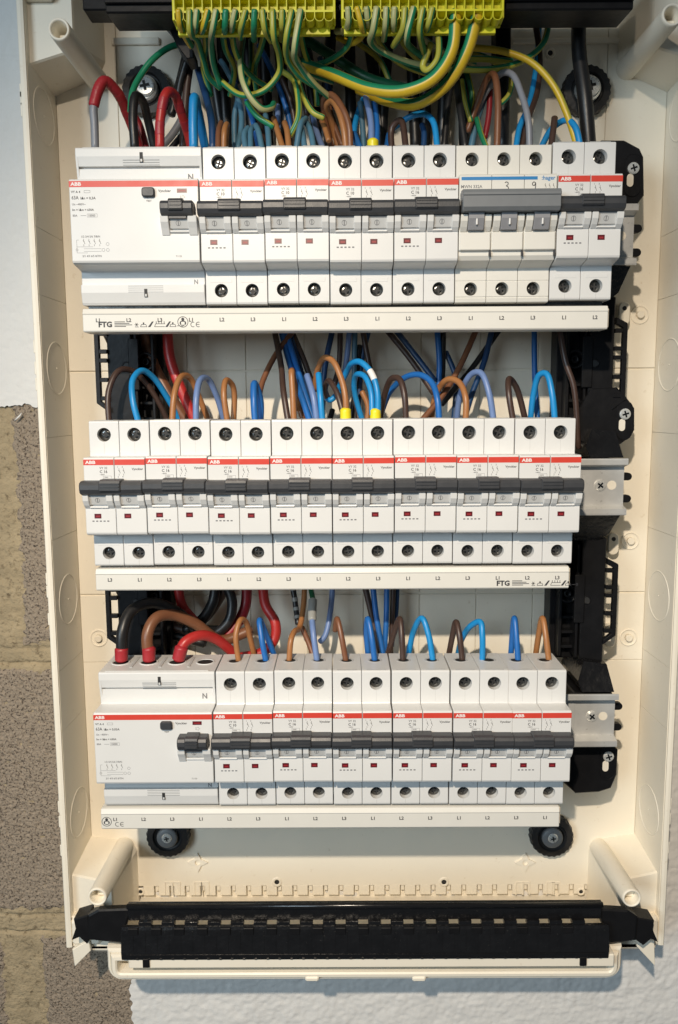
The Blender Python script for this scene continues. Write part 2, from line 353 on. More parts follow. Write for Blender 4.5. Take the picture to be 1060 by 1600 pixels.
# side walls in segments, rims, knockouts
zs = [ZT] + [at(x, y, 50).z for x, y in ((54, 353), (58, 460), (66, 684), (75, 845), (88, 1050), (93, 1145))] + [ZB]
for sx, xi in ((1, XL), (-1, XR)):
    for a, b in zip(zs, zs[1:]):
        q = MB(); X = lambda t: xi - sx * t
        q.rings([[(X(t), y, z) for t, y in ((0, YB + 1), (1.0, 50), (4.4, 50), (4.4, YB + 1))] for z in (a - .12, b + .12)])
        eb(q, 'side_panel')
    q = MB(); q.rings([[(xi - sx * t, y, z) for t, y in ((1.35, YB + 3), (1.35, 50), (1.2, YR + .4), (2.8, YR), (4.5, YR), (5.0, YR + .5), (5.0, YB + 3))] for z in (ZT, ZB)]); eb(q, 'rim')
    for py in (140, 152, 170, 541, 575, 600, 905, 925, 968, 1262, 1285, 1330):
        c = at(100, py, YR); eb(MB().box(xi - sx * 5.0 - 0.9, xi - sx * 5.0 + 0.9, YR + .6, YR + 8, c.z - 4, c.z + 4, .4), 'rim_clip')
    for zk in (57, -97, -249, -400):
        q = MB(); Yc = 73; xk = xi - sx * (YB - Yc) / 45 * 1.0
        n = 40; rs = []
        for rr, hh in ((16.9, 0), (16.75, .35), (16.3, .35), (16.15, 0)):
            rs.append([(xi - sx * ((YB - (Yc + rr * math.cos(2 * math.pi * i / n))) / 45 * 1.0) + sx * hh, Yc + rr * math.cos(2 * math.pi * i / n), zk + rr * math.sin(2 * math.pi * i / n)) for i in range(n)])
        q.rings(rs, 0, True, False, False); q.lathe((xk, Yc, zk), [(.6, 0), (.4, sx * .4)], 'x', 8)
        eb(q, 'knockout')
eb(MB().box(XL, XR, YR, YB + 1, ZT, ZT + 2.6, .5), 'top_wall')
# corner blocks with their screw tubes
def corner(sx, sz, tub):
    xi = XL if sx > 0 else XR; z0 = ZB if sz > 0 else ZT
    zi_b, zi_f = ((-430, -434), (-433, -438)) if sz > 0 else ((76.6, 90.4), (77.8, 84.4))
    xb, xf = (33, 26)
    rb = [(xi, z0), (xi, zi_b[0]), (xi + sx * (xb - 7), zi_b[1] - (0 if sz > 0 else 3)), (xi + sx * (xb - 2), zi_b[1] - sz * 2.5), (xi + sx * xb, zi_b[1] - sz * 7), (xi + sx * xb, z0)]
    rf = [(xi - sx * 1.8, z0), (xi - sx * 1.8, zi_f[0] - sz * 2), (xi + sx * (xf - 5), zi_f[1] - sz * 2), (xi + sx * (xf - 2), zi_f[1] - sz * 4), (xi + sx * xf, zi_f[1] - sz * 8), (xi + sx * xf, z0)]
    q = MB(); rm = inset_poly(rf, .8)
    q.rings([[(p[0], YB + .5, p[1]) for p in rb], [(p[0], 56, p[1]) for p in rf], [(p[0], 54.5, p[1]) for p in rm]])
    o = eb(q, 'corner_block')
    q = MB(); dzb, dxb = (-7.0, -sx * 2.0) if sz > 0 else (0, 0)
    q.rings([[(tub[0] + dxb * (y - 22) / 73 + r * math.cos(2 * math.pi * i / 28), y, tub[1] + dzb * (y - 22) / 73 + r * math.sin(2 * math.pi * i / 28)) for i in range(28)] for r, y in [(6.8, YB), (6.1, 24), (5.8, 22.2), (5.4, 22), (4.7, 22.2), (4.4, 23), (4.2, 46)]], 0, True, False, True)
    q.box(tub[0] - 2.2, tub[0] + 4.0, 30, 45, tub[1] - 3.6, tub[1] + .2, .3)
    eb(q, 'screw_tube', CREAM, o)
    # low shelf closing the corner towards the rim
    if sz > 0: eb(MB().box(min(xi - sx * 1.8, xi + sx * 19), max(xi - sx * 1.8, xi + sx * 19), YR, 55, ZB + 1, ZB + 20, 2.0), 'corner_shelf')
    else: eb(MB().box(min(xi - sx * 1.8, xi + sx * 16), max(xi - sx * 1.8, xi + sx * 16), YR, 55, ZT - 22, ZT, 2.0), 'corner_shelf')
corner(1, -1, (-8.4, 85.6)); corner(-1, -1, (330.8, 90.9)); corner(1, 1, (-10.0, -430.7)); corner(-1, 1, (329.7, -433.1))
# flange plate below, with raised lip and ledge
def rr(x0, x1, z0, z1, r, n=6):
    out = []
    for cx, cz, a0 in ((x1 - r, z1 - r, 0), (x0 + r, z1 - r, 90), (x0 + r, z0 + r, 180), (x1 - r, z0 + r, 270)):
        out += [(cx + r * math.cos(R(a0 + 90 * k / n)), cz + r * math.sin(R(a0 + 90 * k / n))) for k in range(n + 1)]
    return out
fz0 = at(500, 1536, 30).z; fx0, fx1 = at(165, 1500, 30).x, at(975, 1500, 30).x
ft = at(500, 1483, 31).z
o0 = [p for p in rr(fx0, fx1, fz0, ft, 10) if p[1] < ft - 10.01] + [(fx1, ft - 10), (fx1, ft)]; o0 = [(fx0, ft), (fx0, ft - 10)] + [p for p in rr(fx0, fx1, fz0, ft, 10) if p[1] < ft - 10.01 and p[1] < fz0 + 10.01] + [(fx1, ft - 10), (fx1, ft)]
q = MB(); lay = [(0, 56), (0, 36), (.5, 33.5), (1.5, 32.3), (2.6, 32.1), (2.9, 33.0), (3.3, 31.2), (4.4, 29.7), (6.4, 29.5), (7.4, 30.4), (7.8, 34), (8.0, 40)]
q.rings([[(p[0], y, p[1]) for p in inset_poly(o0, t)] for t, y in lay]); fl_ = eb(q, 'flange')
eb(MB().box(at(205, 1500, 30).x, at(955, 1500, 30).x, 23.8, 42, at(500, 1512, 24).z, fz0 + 24, .6), 'ledge', CREAM, fl_)
for px in (488, 655): 
    c = at(px, 1530, 30); eb(MB().box(c.x - 4.5, c.x + 4.5, 28.8, 32, c.z - 1.2, c.z + 2.2, .9), 'catch_nub', CREAM, fl_)
for a in ([(113, 1484), (139, 1470), (142, 1486), (117, 1511)], [(1023, 1470), (998, 1466), (996, 1480), (1024, 1510)]):
    P = [at(x, y, 46) for x, y in a]; eb(MB().prism([(p.x, p.z) for p in P], 'y', 46, 49, .4), 'catch_tab')
for a in ((105, 1432, 118, 1480), (118, 1466, 178, 1484), (1016, 1432, 1031, 1478), (960, 1466, 1016, 1482)):
    p0 = at(a[0], a[3], 50); p1 = at(a[2], a[1], 50); eb(MB().box(p0.x, p1.x, 50, 62, p0.z, p1.z, .8), 'corner_web')
# moulded detail of the upper back plate
for a in ((175, 60, 250, 72), (800, 60, 985, 70)):
    p0 = at(a[0], a[3], YB); p1 = at(a[2], a[1], YB); eb(MB().box(p0.x, p1.x, YB - 2, YB, p0.z, p1.z, .5), 'moulded_rib')
for x in (195, 222, 808, 826, 883, 908, 936):
    c = at(x, 28, YB); eb(MB().box(c.x - 3.2, c.x + 3.2, YB - 1.2, YB, c.z - 4.5, c.z + 4.5, .4), 'moulded_pad')

# ------------------------------------------------------------------ round fixing knobs
def knob(px, py, big, label):
    c = at(px, py, 88); t = thing('fixing_knob', (c.x, YB, c.z), label, 'knob', 'round fixing knobs in the corners of the back plate'); off = (-c.x, -YB, -c.z)
    n = 48; q = MB(); rs = []
    for r, y in ((15.2, YB), (15.4, 90), (14.7, 87.5), (10.5, 87), (9.6, 88.5), (8.2, 89)):
        rs.append([(c.x + (r + (.35 if i % 2 else -.35) * (r > 14)) * math.cos(2 * math.pi * i / n), y, c.z + (r + (.35 if i % 2 else -.35) * (r > 14)) * math.sin(2 * math.pi * i / n)) for i in range(n)])
    q.rings(rs, 0, False); q.build('washer', RUBBER, t, off)
    q = MB()
    if big: q.lathe((c.x, 0, c.z), [(8.0, 89), (7.8, 85), (6.9, 84), (6.2, 84.8), (3.4, 84.6)], n=28, sm=False)
    else: q.lathe((c.x, 0, c.z), [(7.6, 89), (7.4, 86.4), (6.6, 85.6), (3.2, 85.4)], n=28)
    q.build('collar', SCREW if big else MGREY, t, off)
    hx = c.x + (0.6 if big else 0); q = MB(); hr = 6.0 if big else 3.6; y0 = 82.2 if big else 84.6
    q.lathe((hx, 0, c.z + .5), [(hr, y0 + 2.5), (hr, y0 + .7), (hr * .86, y0 + .1), (hr * .3, y0 - .1)], n=24, mi=0, sm=False)
    for a in (0.2, 0.2 + math.pi / 2):
        dx, dz = math.cos(a) * hr * .5, math.sin(a) * hr * .5; nx_, nz_ = -math.sin(a) * hr * .14, math.cos(a) * hr * .14
        P = [(hx + dx + nx_, c.z + .5 + dz + nz_), (hx - dx + nx_, c.z + .5 - dz + nz_), (hx - dx - nx_, c.z + .5 - dz - nz_), (hx + dx - nx_, c.z + .5 + dz - nz_)]
        q.add([(p[0], y0 - .32 - .02 * (a > 1), p[1]) for p in P], [(0, 1, 2, 3)], 1)
    q.build('screw', [SCREW, HOLE], t, off)
knob(228, 140, True, 'black fixing knob with bright cross screw behind the top left wires')
knob(918, 140, True, 'black fixing knob half hidden behind the thick black cable')
knob(262, 1308, False, 'black fixing knob under the left end of the lowest busbar')
knob(863, 1308, False, 'black fixing knob under the right end of the lowest busbar')

# ------------------------------------------------------------------ rails and their black brackets
def crosshead(mb, x, y, z, r, n=16, mi=0, mj=1, ang=0.4, h=1.2):
    mb.lathe((x, y, z), [(r, h), (r, .3), (r * .8, -.3), (r * .2, -.42)], n=n, mi=mi, sm=False)
    for a in (ang, ang + math.pi / 2):
        dx, dz = math.cos(a) * r * .6, math.sin(a) * r * .6; nx_, nz_ = -math.sin(a) * r * .15, math.cos(a) * r * .15
        mb.add([(x + dx + nx_, y - .5 - .01 * (a > 1.2), z + dz + nz_), (x - dx + nx_, y - .5 - .01 * (a > 1.2), z - dz + nz_), (x - dx - nx_, y - .5 - .01 * (a > 1.2), z - dz - nz_), (x + dx - nx_, y - .5 - .01 * (a > 1.2), z + dz - nz_)], [(0, 1, 2, 3)], mj)
ROWZ = [0, -150, -300]
RL = ['zinc mounting rail behind the top row of breakers', 'zinc mounting rail ending right of the middle row of breakers', 'zinc mounting rail ending right of the bottom row of breakers']
for r, z0 in enumerate(ROWZ):
    x0, x1 = -4, 322.5
    t = thing('mounting_rail', (160, 48, z0 - 40), RL[r], 'rail', 'zinc mounting rails'); off = (-160, -48, 40 - z0)
    prof = [(40, -5), (41, -5), (41, -8.2), (47.6, -9.6), (47.6, -35.4), (41, -36.8), (41, -40), (40, -40), (39.8, -39.2), (39.8, -36.2), (46.6, -34.4), (46.6, -10.6), (39.8, -8.8), (39.8, -5.8)]
    MB().prism([(a, z0 + b) for a, b in prof], 'x', x0, x1, .0).build('rail', ZINC, t, off)
    q = MB(); sxp = at(938, 760, 46).x; crosshead(q, sxp, 45.6, z0 - 22, 3.5, ang=.9); q.build('screw', [SCREW, DSCREW], t, off)
    q = MB(); q.lathe((sxp + 7.4, 46.55, z0 - 22), [(2.9, 0), (.02, 0)], n=18, cap0=False); q.build('rail_hole', CREAM, t, off)
    q = MB(); oblong(q, sxp - 13.5, z0 - 22.5, 2.3, 11, 46.5, 46.1, .15); q.build('embossed_slot', ZINC, t, off)

def bracket(side):
    rt = side > 0
    t = thing('rail_bracket', (302 if rt else 18, YB, -340), 'black upright rail bracket along the right ends of the rails' if rt else 'black upright rail bracket behind the left ends of the rows', 'bracket', None)
    o = (-(302 if rt else 18), -YB, 340)
    mx = (lambda x: x) if rt else (lambda x: 320 - 2 - x)          # mirrored about the middle of the rows
    def bx(x0, x1, y0, y1, z0, z1, ch, nm, m=BLACK, par=t):
        a, b = sorted((mx(x0), mx(x1))); return MB().box(a, b, y0, y1, z0, z1, ch).build(nm, m, par, o)
    for zc in (-95.5, -247.5):
        # column with its inner channel, posts and ladder flange
        bx(302.5, 318, 60, 88, zc - 44, zc + 40, .8, 'column')
        bx(286, 303, 74, 90, zc - 44, zc + 40, .6, 'channel')
        bx(289.5, 291.5, 64, 76, zc - 40, zc + 30, .4, 'fin'); bx(299.6, 301.4, 61, 76, zc - 40, zc + 36, .4, 'fin')
        for dz in (-34, -24, -14): bx(291.5, 299.6, 66, 75, zc + dz - 1, zc + dz + 1, .3, 'fin')
        q = MB(); q.lathe((mx(295.5), 0, zc + 2), [(6.2, 75), (6.2, 65), (5.2, 64.5), (4.4, 65.5), (4.4, 72)], n=24, cap1=True); q.lathe((mx(295.5), 0, zc + 2), [(2.6, 73), (2.6, 66), (1.5, 65.6), (1.4, 69)], n=16); q.build('collar', BLACK, t, o)
        q = MB(); q.lathe((mx(306), 0, zc - 1), [(2.9, 60.4), (2.9, 59.7), (2.2, 59.7), (2.0, 60.2)], n=18, cap0=False, cap1=False); q.lathe((mx(306), 59.9, zc - 1), [(2.05, 0), (.02, 0)], n=18, mi=1, cap0=False); q.build('rivet_hole', [BLACK, HOLE], t, o)
        bx(298, 304.5, 58.8, 61, zc - 16, zc + 16, .5, 'cheek')
        q = MB(); L = [(317.5, 30), (325, 25), (325, -25), (317.5, -32)]; xx = sorted((mx(322.5), mx(325)))
        q.prism([(mx(a), zc + b) for a, b in ((318, 27), (324.6, 23.5), (325, 22.5), (325, -24), (317, -30), (317, -27), (322.2, -22.8), (322.2, 20.6), (318, 23))], 'y', 57, 61, .3)
        for dz in (-21, -9.5, 2.5, 8, 19): a, b = sorted((mx(317.5), mx(323))); q.box(a, b, 57.3, 60.7, zc + dz - 1.3, zc + dz + 1.3, .2)
        q.build('flange', BLACK, t, o)
    # sloped shoulders that carry the rails, and screw plates
    for zr in ROWZ:
        zc = zr - 22.5
        bx(296, 321, 47.8, 88, zc - 16, zc + 16, .6, 'saddle')
        for dz in (5.5, -8.5):
            a, b = sorted((mx(320.5), mx(327))); q = MB(); oblong(q, 0, 0, 2.4, 5, 50, 54, .3)
            q2 = MB(); q2.v = [(mx(323.8) + v[2] * 1.0 * (1 if rt else -1), v[1], zc + dz + v[0]) for v in q.v]; q2.f = q.f; q2.m = q.m; q2.sm = q.sm
            q2.build('tab', BLACK, t, o)
    def loft(A, yA, B, yB, nm, m=BLACK): return MB().rings([[(mx(a), yA if not isinstance(yA, (list, tuple)) else yA[i], b) for i, (a, b) in enumerate(A)], [(mx(a), yB, b) for a, b in B]]).build(nm, m, t, o)
    # lower shoulders: under rails 1 and 2 the bracket narrows
    for zr in (0, -150):
        A = [(296, zr - 40), (320.5, zr - 40), (317.8, zr - 54), (312, zr - 59), (296, zr - 59)]
        q = MB(); ys = (44, 44, 56, 60, 60)
        q.rings([[(mx(a), ys[i], b) for i, (a, b) in enumerate(A)], [(mx(a), 86, b) for a, b in A]]); q.build('shoulder', DUSTY, t, o)
    # upper shoulders above rails 2 and 3
    for zr in (-150, -300):
        A = [(300, zr - 4.6), (320.5, zr - 4.6), (318, zr + 11), (303, zr + 13), (298, zr + 2)]
        ys = (43, 43, 52, 52, 46)
        q = MB(); q.rings([[(mx(a), ys[i], b) for i, (a, b) in enumerate(A)], [(mx(a), 86, b) for a, b in A]]); q.build('shoulder', DUSTY, t, o)
    # screw plates: top, middle, bottom
    def plate(P, y0, y1, scr, nm='screw_plate'):
        q = MB(); q.prism([(mx(a), b) for a, b in P], 'y', y1, y0, .7); ob = q.build(nm, BLACK, t, o)
        q = MB(); crosshead(q, mx(scr[0]), y0 - 1.8, scr[1], 3.5, ang=.3); q.build('screw', [SCREW, DSCREW], ob, o)
        q = MB(); oblong(q, mx(scr[0] - 1.6), scr[1] - 6.8, 2.0, 3.8, y0 - .75, y0 - .7, .0); q.build('slot', CREAM, ob, o)
        q = MB(); oblong(q, mx(scr[0]), scr[1] - 4, 5.2, 12.5, y0, y0 - .5, .35); q2 = q.build('slot_rim', BLACK, ob, o)
    def PX(L, Y): return [(at(x, y, Y).x, at(x, y, Y).z) for x, y in L]
    if not rt: return
    c1 = at(990, 263, 56); plate(PX([(940, 219), (976, 219), (1000, 232), (1006, 245), (1007, 305), (990, 327), (955, 327), (940, 300)], 57), 57, 66, (c1.x, c1.z))
    c2 = at(977, 647, 57); plate(PX([(925, 607), (964, 605), (976, 616), (992, 638), (992, 672), (985, 683), (970, 694), (905, 690), (905, 640)], 58), 58, 70, (c2.x, c2.z))
    c3 = at(951, 1182, 57); plate(PX([(880, 1160), (958, 1164), (966, 1172), (964, 1211), (955, 1232), (936, 1238), (900, 1240), (880, 1222)], 58), 58, 70, (c3.x, c3.z))
    if rt:
        c = at(930, 1081, 56); bx(c.x - 11, c.x + 11, 56, 60, c.z - 3, c.z + 2.2, .9, 'spacer', CREAM)
bracket(1); bracket(-1)

# ------------------------------------------------------------------ breakers and residual-current devices
PW = 17.6
def pole_body(mb, x0, x1, prof, holes, ch=.25, mi=0):
    """one pole: side profile (y,z) swept across x; profile edges listed in holes carry a round screw hole"""
    n = len(prof); Q = inset_poly(prof, ch)
    mb.add([(x0, *p) for p in Q], [tuple(range(n))], mi); mb.add([(x1, *p) for p in Q], [tuple(range(n))], mi)
    for i in range(n):
        j = (i + 1) % n; a, b, qa, qb = prof[i], prof[j], Q[i], Q[j]
        mb.add([(x0, *qa), (x0, *qb), (x0 + ch, *b), (x0 + ch, *a)], [(0, 1, 2, 3)], mi); mb.add([(x1, *qa), (x1, *qb), (x1 - ch, *b), (x1 - ch, *a)], [(0, 1, 2, 3)], mi)
        if i in holes:
            zc, r = holes[i]; mb.holed(x0 + ch, x1 - ch, min(a[1], b[1]), max(a[1], b[1]), a[0], ((x0 + x1) / 2, zc), r, 6.0, 22, mi)
        else: mb.add([(x0 + ch, *a), (x0 + ch, *b), (x1 - ch, *b), (x1 - ch, *a)], [(0, 1, 2, 3)], mi)
MCBP = [(47, 20.3), (14.0, 20.3), (13.2, 19.9), (13, 19.2), (13, 0.6), (12.6, -0.1), (1.2, 0.0), (0.3, -0.3), (0, -1.0), (0, -42.9), (0.5, -43.9), (2.5, -44.7), (12.6, -46.4), (13, -47), (13, -63.6), (13.4, -64.5), (14.2, -64.8), (47, -64.8)]
def screw_in(mb, x, z, r, k):
    a = (k * 1.7 + x) % 1.5
    mb.lathe((x, 0, z), [(r * .98, 18.8), (r * .98, 17.2), (r * .8, 16.6), (r * .35, 16.5)], n=16, mi=0)
    for b in (a, a + math.pi / 2):
        dx, dz = math.cos(b) * r * .62, math.sin(b) * r * .62; nx_, nz_ = -math.sin(b) * r * .13, math.cos(b) * r * .13
        y = 16.38 - .02 * (b > a)
        mb.add([(x + dx + nx_, y, z + dz + nz_), (x - dx + nx_, y, z - dz + nz_), (x - dx - nx_, y, z - dz - nz_), (x + dx - nx_, y, z + dz - nz_)], [(0, 1, 2, 3)], 1)
    mb.lathe((x, 18.85, z), [(r + .3, 0), (.02, 0)], n=16, mi=1, cap0=False, cap1=False)
def cheeks(mb, xs, z0=-20.8, z1=-28.9):
    for a, b in xs:
        mb.prism([(1, z0), (-4.6, z0), (-5.2, z0 - .6), (-4.6, z0 - 3.4), (-2.6, z0 - 6.2), (-0.6, z1 + .2), (1, z1)], 'x', a, b, .3)
def handle(q, a, b, ga, gb, z0=0.0):
    q.prism([(2, -12.9 + z0), (-5.5, -12.9 + z0), (-7.4, -13.5 + z0), (-8.3, -15 + z0), (-8.4, -17.5 + z0), (-7.4, -19.8 + z0), (-5.5, -20.7 + z0), (2, -20.9 + z0)], 'x', a, b, .5, 0)
    q.prism([(1, -12.0 + z0), (-6.5, -12.0 + z0), (-8.6, -12.6 + z0), (-9.2, -14.0 + z0), (-9.2, -18.0 + z0), (-8.6, -18.6 + z0), (1, -18.7 + z0)], 'x', ga, gb, .4, 0)
    for dz in (-14.2, -15.9, -17.6): q.prism([(-9.0, dz + .35 + z0), (-9.7, dz + .3 + z0), (-9.7, dz - .3 + z0), (-9.0, dz - .35 + z0)], 'x', ga + .6, gb - .6, .1, 0)
def toggle(tg, x):
    tg.prism([(3, -20.5), (-3.2, -20.5), (-3.6, -21.6), (-1.6, -26.6), (3, -27.0)], 'x', x - 5.1, x + 5.1, .2, 0)
    tg.prism([(2, -20.4), (-4.0, -20.4), (-4.0, -21.5), (2, -21.5)], 'x', x - 5.0, x + 5.0, .1, 1)
    n = 16
    def ty(z): return -3.6 + (-21.6 - z) * 2.0 / 5.0 * 1.0 - .12
    for r0, r1 in ((1.35, 1.15),):
        tg.rings([[(x - .4 + r * math.cos(2 * math.pi * i / n), ty(-24 + r * math.sin(2 * math.pi * i / n)) * -1 * -1, -24 + r * math.sin(2 * math.pi * i / n)) for i in range(n)] for r in (r0, r1)], 2, False, False, False)
    tg.add([(x - .6, ty(-22.9), -22.9), (x - .2, ty(-22.9), -22.9), (x - .2, ty(-25.1), -25.1), (x - .6, ty(-25.1), -25.1)], [(0, 1, 2, 3)], 2)
    tg.prism([(1, -27.4), (-1.4, -27.6), (-1.6, -28.3), (-.2, -29), (1, -29)], 'x', x - 5.2, x + 5.2, .15, 3)
def cbsym(p, x, z, y, s=1.0):
    line(p, x, z, x, z - 1.3 * s, y, .18); line(p, x, z - 1.3 * s, x + .75 * s, z - 3.0 * s, y, .2); line(p, x, z - 3.2 * s, x, z - 4.3 * s, y, .18); line(p, x - .5 * s, z - 1.1 * s, x + .5 * s, z - 1.6 * s, y, .16)
def make_mcb(rating):
    W = 2 * PW; t = bpy.data.objects.new('circuit_breaker', None); COL.objects.link(t); t.empty_display_size = .01; off = (-W / 2, -47, 64.8)
    b = MB()
    for k in (0, 1): pole_body(b, k * PW + (.3 if k == 0 else .13), (k + 1) * PW - (.3 if k == 1 else .13), MCBP, {3: (12.3, 4.0), 13: (-57.1, 3.75)})
    for k in (0, 1): cheeks(b, [(k * PW + .3, k * PW + 3.7), ((k + 1) * PW - 4.1, (k + 1) * PW - .3)])
    b.build('body', WHITE, t, off)
    s = MB()
    for k in (0, 1): s.box(k * PW + .3, (k + 1) * PW - .3, -.07, 0.2, -4.35, -1.15)
    st = s.build('stripe', RED, t, off)
    for k in (0, 1):
        s = MB(); screw_in(s, (k + .5) * PW, 12.3, 3.95, k); s.build('screw', [DSCREW, HOLE], t, off)
        s = MB(); screw_in(s, (k + .5) * PW, -57.1, 3.7, k + 2); s.build('screw', [DSCREW, HOLE], t, off)
        tg = MB(); toggle(tg, (k + .5) * PW - .2); tg.build('toggle', [LGREY, MGREY, GINK, WHITE], t, off)
        x = k * PW + (5.3 if k == 0 else 4.7); v = MB(); v.box(x, x + 3.9, -.1, .3, -34.7, -32.0); v.add([(x + .8, -.13, -34.0), (x + 3.2, -.13, -34.0), (x + 3.2, -.13, -33.0), (x + .8, -.13, -33.0)], [(0, 1, 2, 3)], 1); v.build('indicator_window', [REDW, RED2], t, off)
        l = MB(); l.box(k * PW + 2.6, (k + 1) * PW - 2.6, 12.88, 13.4, -52.7, -50.6, .1); l.build('label_slot', WHITE, t, off)
        l = MB(); l.box((k + .5) * PW - .12, (k + .5) * PW + .12, 12.93, 13.2, -64.0, -61.0); l.build('seam', LGREY, t, off); l = MB(); l.box((k + .5) * PW - .1, (k + .5) * PW + .1, 12.94, 13.2, 1, 7.9); l.build('seam', LGREY, t, off)
        # wire entry on the upper face
        e = MB(); e.lathe(((k + .5) * PW, 33, 20.32), [(4.6, 0), (4.5, .12), (3.4, .12), (3.3, .02)], 'z', 20, cap0=False, cap1=False); e.lathe(((k + .5) * PW, 33, 20.33), [(3.35, 0), (.02, 0)], 'z', 20, mi=1, cap0=False, cap1=False)
        e.box(k * PW + 3, (k + 1) * PW - 3, 13.6, 15.2, 20.3, 20.55, .1); e.build('wire_entry', [LGREY, HOLE], t, off)
    h = MB(); handle(h, -.3, W - .5, 10.9, 22.9); h.build('handle', DGREY, t, off)
    p = MB(); y = -.06
    text(p, 'ABB', 1.75, 1.5, -3.6, -.1, mi=1, sx=1.25, bold=.03)
    text(p, 'VY 32', 1.25, 9.3, -6.6, y, mi=2); text(p, rating, 1.55, 9.3, -8.8, y); text(p, '~400V', .75, 9.2, -10.1, y, mi=2)
    for x0 in (11.2,): line(p, x0, -10.5, x0 + 4.6, -10.5, y, .12, 2); line(p, x0, -12, x0, -10.5, y, .12, 2); line(p, x0 + 4.6, -12, x0 + 4.6, -10.5, y, .12, 2)
    text(p, '10000', .7, 11.5, -11.6, y, mi=2)
    text(p, '1', .9, 19.3, -5.9, y, mi=2); text(p, '3', .9, 21.9, -5.9, y, mi=2); cbsym(p, 20.3, -6.2, y, .95); cbsym(p, 22.8, -6.2, y, .95); text(p, '2', .9, 19.4, -11.4, y, mi=2); text(p, '4', .9, 22.0, -11.4, y, mi=2)
    text(p, 'Vynckier', 1.25, W - 1.3, -7.2, y, 'r', mi=0)
    for i in range(5): rect(p, 4.0 + i * 2.1, 5.2 + i * 2.1, -36.6, -35.9, y, 2)
    p.build('print', [INK, WINK, GINK], t, off, recalc=False)['kind'] = 'stuff'
    return t
RCDP = [(47, 20.3), (14.0, 20.3), (13.2, 19.9), (13, 19.2), (13, 15.4), (14.2, 10.4), (16.8, 10.2), (16.8, 9.3), (15.0, 9.2), (15.2, 0.4), (14.8, -.1), (1.2, 0.0), (0.3, -0.3), (0, -1.0), (0, -42.9), (0.5, -43.9), (2.5, -44.7), (14.8, -46.4), (15.2, -47), (15.2, -53.6), (13, -53.9), (13, -58.2), (14.4, -63.6), (15.2, -64.8), (47, -64.8)]
def make_rcd(ln):
    W = 4 * PW; t = bpy.data.objects.new('residual_current_device', None); COL.objects.link(t); t.empty_display_size = .01; off = (-W / 2, -47, 64.8)
    b = MB(); pole_body(b, .3, W - .3, RCDP, {}, .3)
    b.prism([(13, 15), (16, 9), (16, 0)], 'x', .4, 1.6); b.prism([(13, 15), (16, 9), (16, 0)], 'x', W - 1.6, W - .4)
    b.build('body', WHITE, t, off)
    s = MB(); s.box(.3, W - .3, -.07, .2, -4.35, -1.15); s.build('stripe', RED, t, off)
    v = MB(); v.box(58.6, 64.0, -.1, .3, -7.6, -5.4); v.add([(59.4, -.13, -6.9), (63.2, -.13, -6.9), (63.2, -.13, -6.2), (59.4, -.13, -6.2)], [(0, 1, 2, 3)], 1); v.build('indicator_window', [REDW, RED2], t, off)
    q = MB(); q.prism(rr(39.8, 46.8, -10.0, -5.0, 1.4, 4), 'y', .3, -2.2, .6); q.build('test_button', DGREY, t, off)
    c = MB(); cheeks(c, [(50.0, 54.4), (64.8, 69.6)], -20.3, -30.0); c.build('toggle_frame', WHITE, t, off)
    tg = MB(); toggle(tg, 59.8); tg.build('toggle', [LGREY, MGREY, GINK, WHITE], t, off)
    h = MB(); handle(h, 50.6, 68.0, 55.2, 63.0); h.box(54.6, 64.2, -5, 1, -22.2, -20.6, .2); h.build('handle', DGREY, t, off)
    l = MB()
    for i in range(4):
        zz = 13.4 - i * 1.25; l.box(26.5, 46.8, 12.75 + (15.4 - zz) * .27, 14.6, zz - .12, zz + .12); zz = -54.6 - i * 1.1; l.box(27, 46.8, 12.93, 13.5, zz - .11, zz + .11)
    l.build('groove_shade_line', MGREY, t, off)['kind'] = 'stuff'  # raised strips coloured dark to give recessed grooves their shade
    for z0, z1 in ((12.2, 17.4), (-60.6, -56.2)):
        l = MB(); l.box(36.0, 37.8, 12.86, 13.6, z0, z1); l.box(36.4, 37.4, 12.8, 13.4, z0 + .2, z0 + 1.6, 0, 1); l.build('latch_slot', [HOLE, LGREY], t, off)
    for k in range(4):                             # wire entries in the upper face
        x = (k + .5) * PW; e = MB(); e.lathe((x, 32, 20.32), [(5.9, 0), (5.8, .35), (4.9, .35), (4.8, .02)], 'z', 24, cap0=False, cap1=False); e.lathe((x, 32, 20.33), [(4.85, 0), (.02, 0)], 'z', 24, mi=1, cap0=False, cap1=False)
        e.build('wire_entry', [WHITE, HOLE], t, off)
        if k: e = MB(); e.box(x - PW / 2 - .8, x - PW / 2 + .8, 22, 42, 20.3, 20.7, .15); e.build('divider', LGREY, t, off)
    e = MB(); e.box(4, W - 4, 14.4, 16.6, 20.3, 20.7, .15); e.build('latch_bar', WHITE, t, off)
    p = MB(); y = -.06
    text(p, 'ABB', 1.75, 1.3, -3.6, -.1, mi=1, sx=1.25, bold=.03)
    text(p, 'VY A 4', 1.2, 1.3, -7.4, y); line(p, 8.4, -7.3, 11.6, -7.3, y, .12); line(p, 8.4, -6.1, 11.6, -6.1, y, .12); line(p, 8.4, -7.3, 8.4, -6.1, y, .12); line(p, 11.6, -7.3, 11.6, -6.1, y, .12)
    text(p, '63A', 1.8, 1.4, -10.7, y, sx=.9, bold=.01); text(p, ln, 1.3, 6.2, -10.7, y)
    text(p, 'Un ~400V~', 1.1, 1.5, -13.8, y, mi=2); text(p, 'Im = IΔm = 630A', 1.15, 1.5, -16.7, y); text(p, '80A', 1.1, 1.6, -19.7, y, mi=2); text(p, '10000', 1.1, 10, -19.7, y, mi=2)
    line(p, 6, -19.2, 9, -19.2, y, .2, 2)
    for a in ((9.6, -20, 15, -20), (9.6, -18.3, 15, -18.3), (9.6, -20, 9.6, -18.3), (15, -20, 15, -18.3)): line(p, *a, y, .12, 2)
